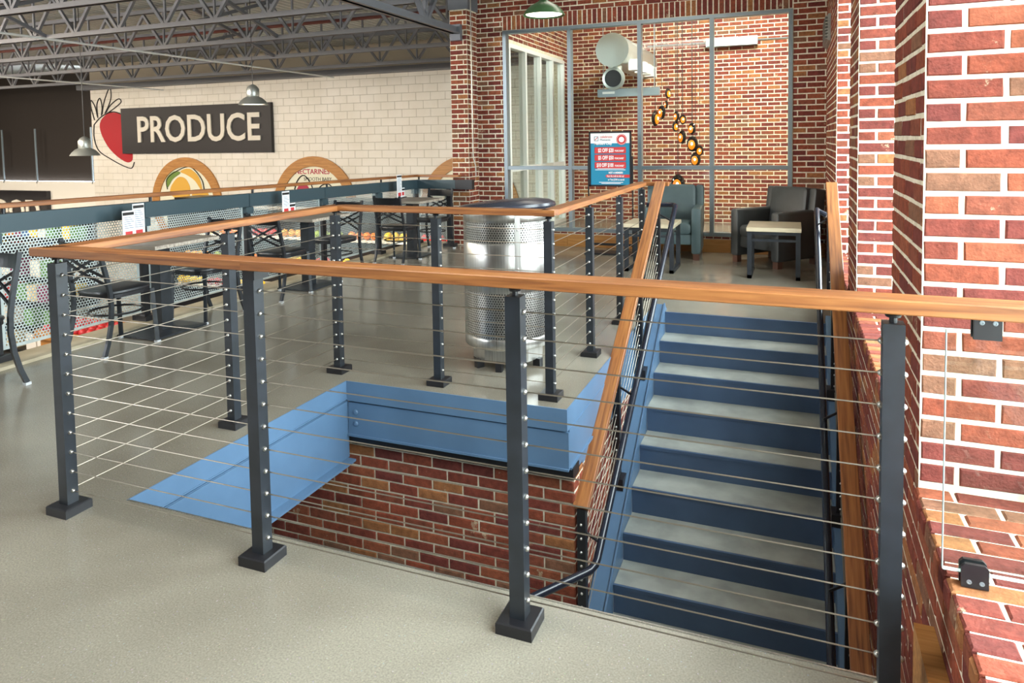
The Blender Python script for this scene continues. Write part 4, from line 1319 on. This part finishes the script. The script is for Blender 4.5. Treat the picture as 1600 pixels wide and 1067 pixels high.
pend = thing('glass_pendant', 'topmost amber glass disc of the pendant cluster, a small pale one', 'pendant lamp')
n = 20
prof = [(0.003, 0.030), (0.05, 0.028), (0.085, 0.018), (0.098, 0.0), (0.085, -0.018), (0.05, -0.024)]
sh = MB().lathe([(r, z) for r, z in prof], n, caps=False)
so = sh.build('shade', M['smoke'], pend, smooth=True, rot=(PI / 2, 0, 0))
MB().lathe([(0.06, 0.0), (0.055, 0.008), (0.02, 0.012)], n).build('inner_glow', M['amber'], pend, smooth=True, loc=(-0.008, -0.027, -0.012), rot=(PI / 2, 0, 0))
MB().lathe([(0.02, 0.0), (0.018, 0.006)], 12).build('lamp', M['lamp_in'], pend, loc=(0.0, -0.036, 0), rot=(PI / 2, 0, 0))
PEND = [(0.907, 2.133, 'x'), (0.878, 1.969, 'small amber glass disc just below the topmost pale one'), (0.712, 1.76, 'leftmost amber glass disc of the cluster, orange edge showing'),
        (0.81, 1.85, 'dark amber glass disc hanging next to the leftmost one'), (1.03, 1.785, 'upper left amber glass disc of the bright middle bunch'),
        (1.125, 1.735, 'upper right amber glass disc of the bright middle bunch'), (1.015, 1.632, 'lower left amber glass disc of the bright middle bunch'),
        (1.257, 1.593, 'amber glass disc standing out right of the middle bunch'), (1.115, 1.47, 'amber glass disc hanging lowest in the middle bunch'),
        (1.266, 1.365, 'tall red-rimmed amber glass disc below the bunch'), (1.369, 1.262, 'rightmost amber glass disc of the cluster'),
        (1.31, 1.13, 'dark amber glass disc lowest of the cluster proper'), (1.05, 0.76, 'single amber glass disc hung far below the others, just above the teal armchair')]
for i, (x, z, lb) in enumerate(PEND):
    o = pend if i == 0 else copy_tree(pend)
    rz = random.Random(i).uniform(-1.35, 1.35)
    sc = [0.75, 0.6, 1.15, 1.0, 0.75, 0.7, 0.75, 0.85, 1.0, 1.1, 0.75, 1.0, 1.35][i]
    o.matrix_basis = Matrix.Translation((x, 9.0, z)) @ Matrix.Rotation(rz, 4, 'Z') @ Matrix.Diagonal((sc * 0.8, sc, sc * 1.1, 1))
    if i:
        o['label'] = lb
    o['group'] = 'amber glass pendants in the vestibule'
    MB().tube([(x, 9.0, z + 0.09 * sc), (x, 9.0, 3.95)], 0.003, 5).build('cord', M['black'], o, True)

# hanging lamps
def dome(label, loc, r, m, rod, glow):
    t = thing('pendant_lamp', label, 'lamp', loc)
    k = r / 0.23
    MB().lathe([(0.228 * k, 0.0), (0.232 * k, 0.005), (0.20 * k, 0.055 * k), (0.15 * k, 0.105 * k), (0.10 * k, 0.13 * k), (0.095 * k, 0.135 * k)], 32, caps=False).build('shade', m, t, smooth=True)
    if glow == 'silver':
        MB().lathe([(0.095 * k, 0.135 * k), (0.10 * k, 0.15 * k), (0.10 * k, 0.25 * k), (0.07 * k, 0.30 * k), (0.02 * k, 0.33 * k)], 24).build('housing', m, t, smooth=True)
    else:
        MB().lathe([(0.095 * k, 0.135 * k), (0.05 * k, 0.16 * k), (0.04 * k, 0.22 * k)], 24).build('housing', m, t, smooth=True)
    MB().lathe([(0.20 * k, 0.012), (0.12 * k, 0.02 * k)], 24).build('diffuser', M['lamp_in'], t, smooth=True)
    MB().tube([(0, 0, 0.2 * k), (0, 0, rod)], 0.006, 6).build('stem', M['black'], t)
    return t
dome('silver dome lamp hanging over the end of the word on the produce sign', (-5.68, 7.5, 2.12), 0.235, M['galv'], 1.84, 'silver')
dome('silver dome lamp hanging left of the strawberry mural', (-8.86, 6.86, 1.31), 0.235, M['galv'], 2.65, 'silver')
dome('green enamel dome lamp hanging in front of the lounge brick wall', (0.46, 4.57, 2.64), 0.20, M['green_enamel'], 1.32, 'green')

# small things on the far pillar
t = thing('wall_vent', 'small grey louvred vent high on the dark side of the farthest pillar', 'vent', (XW, 6.9, 2.5))
MB().box(XW - 0.03, XW - 0.001, 6.35, 7.15, 2.46, 2.74).build('housing', M['galv'], t, True)
for i in range(8):
    MB().box(XW - 0.055, XW - 0.03, 6.35, 7.15, 2.475 + i * 0.033, 2.487 + i * 0.033).build('louvre', M['galv'], t, True)
t = thing('wall_light', 'small dark fixture at the top edge on the farthest pillar', 'light', (3.08, 5.1, 2.85))
MB().box(3.03, 3.16, 5.02, 5.19, 2.86, 3.02).build('housing', M['dark'], t, True)
MB().box(3.04, 3.15, 5.00, 5.12, 2.84, 2.862).build('lens', M['black'], t, True)

# ------------------------------------------------------------------ produce wall graphics
t = thing('wall_sign', 'dark sign with pale capital letters reading PRODUCE on the white block wall', 'sign', (-13.2, PY, 1.9))
MB().box(-16.0, -10.43, PY - 0.12, PY - 0.02, 1.255, 2.60).build('board', M['sign_dark'], t, True)
text('PRODUCE', 1.06, (-15.36, PY - 0.14, 1.60), FRONT, M['cream'], t, sx=0.93, bold=0.018, extrude=0.02, spacing=1.02)
t = thing('wall_sign', 'dark sign with pale letters ending in FOOD, low at the left edge', 'sign', (-21.5, 13.9, -0.3))
MB().box(-27.0, -19.95, 13.84, 13.98, -1.15, 0.06).build('board', M['sign_dark'], t, True)
text('SEAFOOD', 0.98, (-20.25, 13.82, -0.93), FRONT, M['cream'], t, sx=1.0, bold=0.02, extrude=0.015, align='RIGHT')

def blob(pts, y, th, m, name, parent):
    return MB().prism(pts, 'y', y - th, y).build(name, m, parent, True)
def stroke(pts, y, r, m, name, parent):
    return MB().tube([(p[0], y, p[1]) for p in pts], r, 5).build(name, m, parent, True)
def smooth_path(pts, n=5, closed=False):
    out = []
    k = len(pts)
    rng = range(k if closed else k - 1)
    for i in rng:
        p0, p1, p2, p3 = (pts[(i - 1) % k] if closed or i > 0 else pts[0]), pts[i], pts[(i + 1) % k], (pts[(i + 2) % k] if closed or i + 2 < k else pts[-1])
        for s in range(n):
            f = s / n
            out.append(tuple(0.5 * ((2 * p1[a]) + (-p0[a] + p2[a]) * f + (2 * p0[a] - 5 * p1[a] + 4 * p2[a] - p3[a]) * f * f + (-p0[a] + 3 * p1[a] - 3 * p2[a] + p3[a]) * f ** 3) for a in (0, 1)))
    if not closed:
        out.append(pts[-1])
    return out
t = thing('strawberry_mural', 'red strawberry with black outline painted left of the PRODUCE sign', 'mural', (-16.6, PY, 1.6))
berry = [(-17.02, 2.2), (-16.8, 2.42), (-16.5, 2.50), (-16.15, 2.44), (-15.95, 2.2), (-15.78, 1.6), (-15.72, 1.2), (-15.78, 1.03), (-16.0, 1.0), (-16.4, 1.2), (-16.75, 1.5), (-17.0, 1.9)]
blob(smooth_path(berry, 4, True), PY - 0.002, 0.010, M['red'], 'berry', t)
outl = [(-17.28, 2.15), (-17.05, 2.33), (-16.8, 2.45), (-16.4, 2.52), (-16.0, 2.4)]
stroke(smooth_path(outl), PY - 0.012, 0.016, M['ink'], 'outline', t)
stroke(smooth_path([(-17.28, 2.15), (-17.3, 1.75), (-17.12, 1.35), (-16.6, 1.08), (-16.1, 0.88), (-15.78, 0.82), (-15.66, 1.0)]), PY - 0.012, 0.016, M['ink'], 'outline', t)
for lf in ([(-17.25, 2.3), (-17.38, 2.7), (-17.36, 2.9), (-17.2, 2.7), (-17.12, 2.4)], [(-17.1, 2.35), (-17.12, 2.75), (-16.98, 2.95), (-16.9, 2.7), (-16.95, 2.42)],
           [(-16.92, 2.45), (-16.8, 2.85), (-16.55, 3.25), (-16.5, 3.0), (-16.6, 2.75), (-16.8, 2.48)], [(-16.75, 2.5), (-16.55, 2.72), (-16.2, 2.9), (-16.1, 2.8), (-16.4, 2.62), (-16.75, 2.46)]):
    stroke(smooth_path(lf), PY - 0.012, 0.016, M['ink'], 'leaf_outline', t)

def arch(label, cx, fruit):
    R = 1.32
    cz = 1.13 - R
    t = thing('round_frame', label, 'wall panel', (cx, PY, cz))
    nn = 56
    V = []
    for r in (R, R - 0.27):
        for yy in (PY - 0.002, PY - 0.05):
            V += [(cx + r * math.cos(2 * PI * k / nn), yy, cz + r * math.sin(2 * PI * k / nn)) for k in range(nn)]
    F = []
    for k in range(nn):
        q = (k + 1) % nn
        F += [(k, q, nn + q, nn + k), (nn + k, nn + q, 3 * nn + q, 3 * nn + k), (2 * nn + k, 2 * nn + q, 3 * nn + q, 3 * nn + k)]
    MB().add(V, F).build('ring', M['pale_wood'], t, True)
    MB().lathe([(R - 0.27, 0.0), (R - 0.27, 0.012)], nn).build('picture', M['mural_cream'], t, True, loc=(cx, PY - 0.004, cz), rot=FRONT)
    y = PY - 0.018
    if fruit == 'mango':
        blob(smooth_path([(cx - 0.55, 0.0), (cx - 0.6, 0.25), (cx - 0.3, 0.55), (cx + 0.0, 0.5), (cx + 0.15, 0.2), (cx, -0.1)], 4, True), y, 0.006, M['mural_yellow'], 'mango', t)
        blob(smooth_path([(cx - 0.72, 0.25), (cx - 0.75, 0.5), (cx - 0.45, 0.72), (cx - 0.2, 0.68), (cx - 0.5, 0.5)], 4, True), y - 0.006, 0.006, M['mural_green'], 'leaf', t)
        blob(smooth_path([(cx - 0.2, 0.72), (cx + 0.15, 0.8), (cx + 0.5, 0.55), (cx + 0.6, 0.15), (cx + 0.35, 0.45), (cx + 0.05, 0.62)], 4, True), y - 0.006, 0.006, M['mural_yellow'], 'mango_slice', t)
        blob(smooth_path([(cx + 0.2, 0.1), (cx + 0.5, 0.2), (cx + 0.8, 0.12), (cx + 0.8, -0.1), (cx + 0.4, -0.2)], 4, True), y, 0.006, M['mural_yellow'], 'mango_half', t)
        stroke(smooth_path([(cx - 0.72, 0.2), (cx - 0.72, 0.5), (cx - 0.3, 0.75), (cx + 0.2, 0.85), (cx + 0.6, 0.5), (cx + 0.68, 0.15)]), y - 0.013, 0.014, M['ink'], 'outline', t)
    elif fruit == 'nectarine':
        blob(smooth_path([(cx - 0.62, 0.0), (cx - 0.5, 0.35), (cx - 0.3, 0.42), (cx - 0.12, 0.2), (cx - 0.1, -0.1), (cx - 0.4, -0.2)], 4, True), y, 0.006, M['mural_pink'], 'fruit', t)
        blob(smooth_path([(cx + 0.1, 0.0), (cx + 0.25, 0.28), (cx + 0.55, 0.25), (cx + 0.7, -0.02), (cx + 0.4, -0.2)], 4, True), y, 0.006, M['mural_pink'], 'fruit_half', t)
        stroke(smooth_path([(cx - 0.7, 0.0), (cx - 0.55, 0.45), (cx - 0.3, 0.62), (cx - 0.05, 0.3), (cx - 0.02, -0.1)]), y - 0.01, 0.014, M['ink'], 'outline', t)
        stroke(smooth_path([(cx + 0.02, -0.05), (cx + 0.2, 0.32), (cx + 0.5, 0.38), (cx + 0.78, 0.05)]), y - 0.01, 0.014, M['ink'], 'outline', t)
        text('NECTARINES', 0.19, (cx - 0.05, y, 0.66), FRONT, M['mural_pink'], t, align='CENTER', extrude=0.002, bold=0.003)
        text('SMOOTH BABY', 0.13, (cx + 0.12, y, 0.48), FRONT, M['ink'], t, align='CENTER', extrude=0.002)
    return t
arch('round wood-framed wall panel with a yellow mango picture, under the produce sign', -13.64, 'mango')
arch('round wood-framed wall panel with red nectarines, right of the mango one', -9.16, 'nectarine')
arch('round wood-framed wall panel half hidden behind the brick column', -4.62, 'plain')

# ------------------------------------------------------------------ store below the gallery, seen through the perforations
def produce_stand(label, x0, x1, y0, y1, z):
    t = thing('produce_stand', label, 'display', ((x0 + x1) / 2, (y0 + y1) / 2, -3.6))
    MB().box(x0 + 0.1, x1 - 0.1, y0 + 0.1, y1 - 0.1, -3.6, z - 0.12).build('plinth', M['pale_wood'], t, True)
    m = MB().box(x0, x1, y0, y1, z - 0.12, z - 0.04)
    for a in ((x0, x1, y0, y0 + 0.05), (x0, x1, y1 - 0.05, y1), (x0, x0 + 0.05, y0, y1), (x1 - 0.05, x1, y0, y1)):
        m.box(a[0], a[1], a[2], a[3], z - 0.04, z + 0.06)
    m.build('tray', M['pale_wood'], t, True)
    return t
fruit_specs = {
    'lemon': ('#e6c12c', 'yellow lemon heaped'),
    'lime': ('#7f9a2c', 'green lime heaped'),
    'orange': ('#e07a1e', 'orange heaped'),
    'apple': ('#b3242a', 'red apple heaped'),
    'grapefruit': ('#e0a050', 'pale grapefruit heaped')}
FM = {}
for k, (c, lb) in fruit_specs.items():
    s = MB()
    pr = []
    for i in range(7):
        a = -PI / 2 + PI * i / 6
        el = 1.25 if k == 'lemon' else 0.95
        pr.append((max(0.004, 0.1 * math.cos(a)), 0.1 * el * math.sin(a)))
    s.lathe(pr, 10)
    FM[k] = s.mesh(k, mat(k + '_skin', c, 0.45), True)
rnd = random.Random(3)
def heap(kind, x0, x1, y0, y1, z, where, step=0.21):
    nx, ny = int((x1 - x0) / step), int((y1 - y0) / step)
    for i in range(nx):
        for j in range(ny):
            o = place(kind, FM[kind], loc=(x0 + (i + 0.5) * step, y0 + (j + 0.5) * step, z + 0.1 + 0.001))
            o.rotation_euler = (rnd.uniform(0, 3), rnd.uniform(0, 3), 0)
            tag(o, fruit_specs[kind][1] + ' ' + where, 'fruit', kind + 's ' + where)
stands = [('long produce stand of fruit in the middle of the store floor', -12.5, -8.5, 8.2, 9.4, -2.5, ['apple', 'lime']),
          ('long produce stand of fruit seen behind the nearest whole bistro table', -14.5, -10.5, 5.0, 6.2, -2.5, ['lemon', 'apple'])]
where = ['on the middle stand', 'on the near left stand']
for lb, x0, x1, y0, y1, z, kinds in stands:
    produce_stand(lb, x0, x1, y0, y1, z)
    q = (x1 - x0 - 0.2) / len(kinds)
    for i, k in enumerate(kinds):
        heap(k, x0 + 0.1 + i * q, x0 + 0.1 + (i + 1) * q - 0.06, y0 + 0.08, y1 - 0.08, z - 0.04, where[0], 0.22)
    where.pop(0)
# refrigerated produce case along the white block wall
t = thing('produce_case', 'dark-topped lit produce case along the white block wall, seen through the panels', 'display', (-9.0, 13.0, -3.6))
cx0, cx1 = -13.0, -4.5
MB().box(cx0, cx1, 12.3, 13.4, -3.6, -2.3).build('base', M['black'], t, True)
MB().box(cx0, cx1, 13.3, 13.42, -2.3, -0.2).build('back_panel', M['black'], t, True)
MB().box(cx0, cx1, 12.55, 13.42, -0.22, 0.06).build('canopy', M['black'], t, True)
for x in (cx0, cx1 - 0.06):
    MB().box(x, x + 0.06, 12.3, 13.42, -2.3, -0.2).build('side_panel', M['black'], t, True)
kinds = ['lemon', 'orange', 'apple', 'grapefruit', 'lime', 'orange', 'lemon', 'apple']
for lv, (z, y0) in enumerate(((-0.95, 12.85), (-1.6, 12.6), (-2.25, 12.35))):
    MB().box(cx0 + 0.06, cx1 - 0.06, y0, 13.3, z - 0.05, z).build('shelf_board', M['white'], t, True)
    q = (cx1 - cx0 - 0.2) / 8
    for i in range(8):
        heap(kinds[(i + 3 * lv) % 8], cx0 + 0.1 + i * q, cx0 + 0.1 + (i + 1) * q, y0 + 0.03, y0 + 0.46, z, ('on the top shelf of the produce case', 'on the middle shelf of the produce case', 'on the bottom shelf of the produce case')[lv], 0.22)
area('produce_case_lamp', (-8.75, 12.4, -0.15), (-8.75, 12.9, -1.6), 8.0, 0.15, 160, (1.0, 0.84, 0.6))
# wall shelving with packaged goods under the FOOD sign
PCOL = ['#b3302f', '#d9c9a0', '#3a5f94', '#e2dcd0', '#c7792c', '#5b8a4a', '#7b2f55', '#e7c84d', '#f0ece4', '#9c3b2a']
PN = ['red', 'tan', 'blue', 'off-white', 'orange', 'green', 'plum', 'yellow', 'white', 'brick-red']
PM = [MB().box(-0.17, 0.17, -0.16, 0.16, 0, 0.38).mesh('grocery_box', mat('carton_' + PN[i].replace(' ', '_'), c, 0.5)) for i, c in enumerate(PCOL)]
for lb, x0, x1, y, ztop, where in (('tall dark wall shelving of packaged goods at the far left of the store', -28.5, -17.6, 13.4, -0.75, 'on the far wall shelving'),
                                   ('dark store shelving run of packaged goods nearer the gallery', -17.6, -13.4, 9.6, -1.0, 'on the nearer store shelving')):
    t = thing('store_shelf', lb, 'shelf', ((x0 + x1) / 2, y, -3.6))
    MB().box(x0, x1, y + 0.2, y + 0.28, -3.6, ztop).build('back_panel', M['black'], t, True)
    MB().box(x0, x1, y - 0.25, y + 0.28, ztop, ztop + 0.1).build('canopy', M['black'], t, True)
    for lv in range(4):
        z = ztop - 0.6 * (lv + 1)
        MB().box(x0, x1, y - 0.25, y + 0.2, z - 0.03, z).build('shelf_board', M['black'], t, True)
        xx = x0 + 0.25
        while xx < x1 - 0.2:
            ci = rnd.randrange(len(PM))
            o = place('grocery_box', PM[ci], loc=(xx, y - 0.03, z + 0.001))
            row = ('top', 'second', 'third', 'lowest')[lv]
            tag(o, '%s carton of groceries, %s row %s' % (PN[ci], row, where), 'box', '%s cartons, %s row %s' % (PN[ci], row, where))
            xx += rnd.choice((0.36, 0.36, 0.40, 0.72))
area('shelf_case_lamp', (-23.0, 12.6, -0.5), (-23, 13.3, -2.0), 10.0, 0.2, 60, (1.0, 0.86, 0.66))
print('objects', len(D.objects))
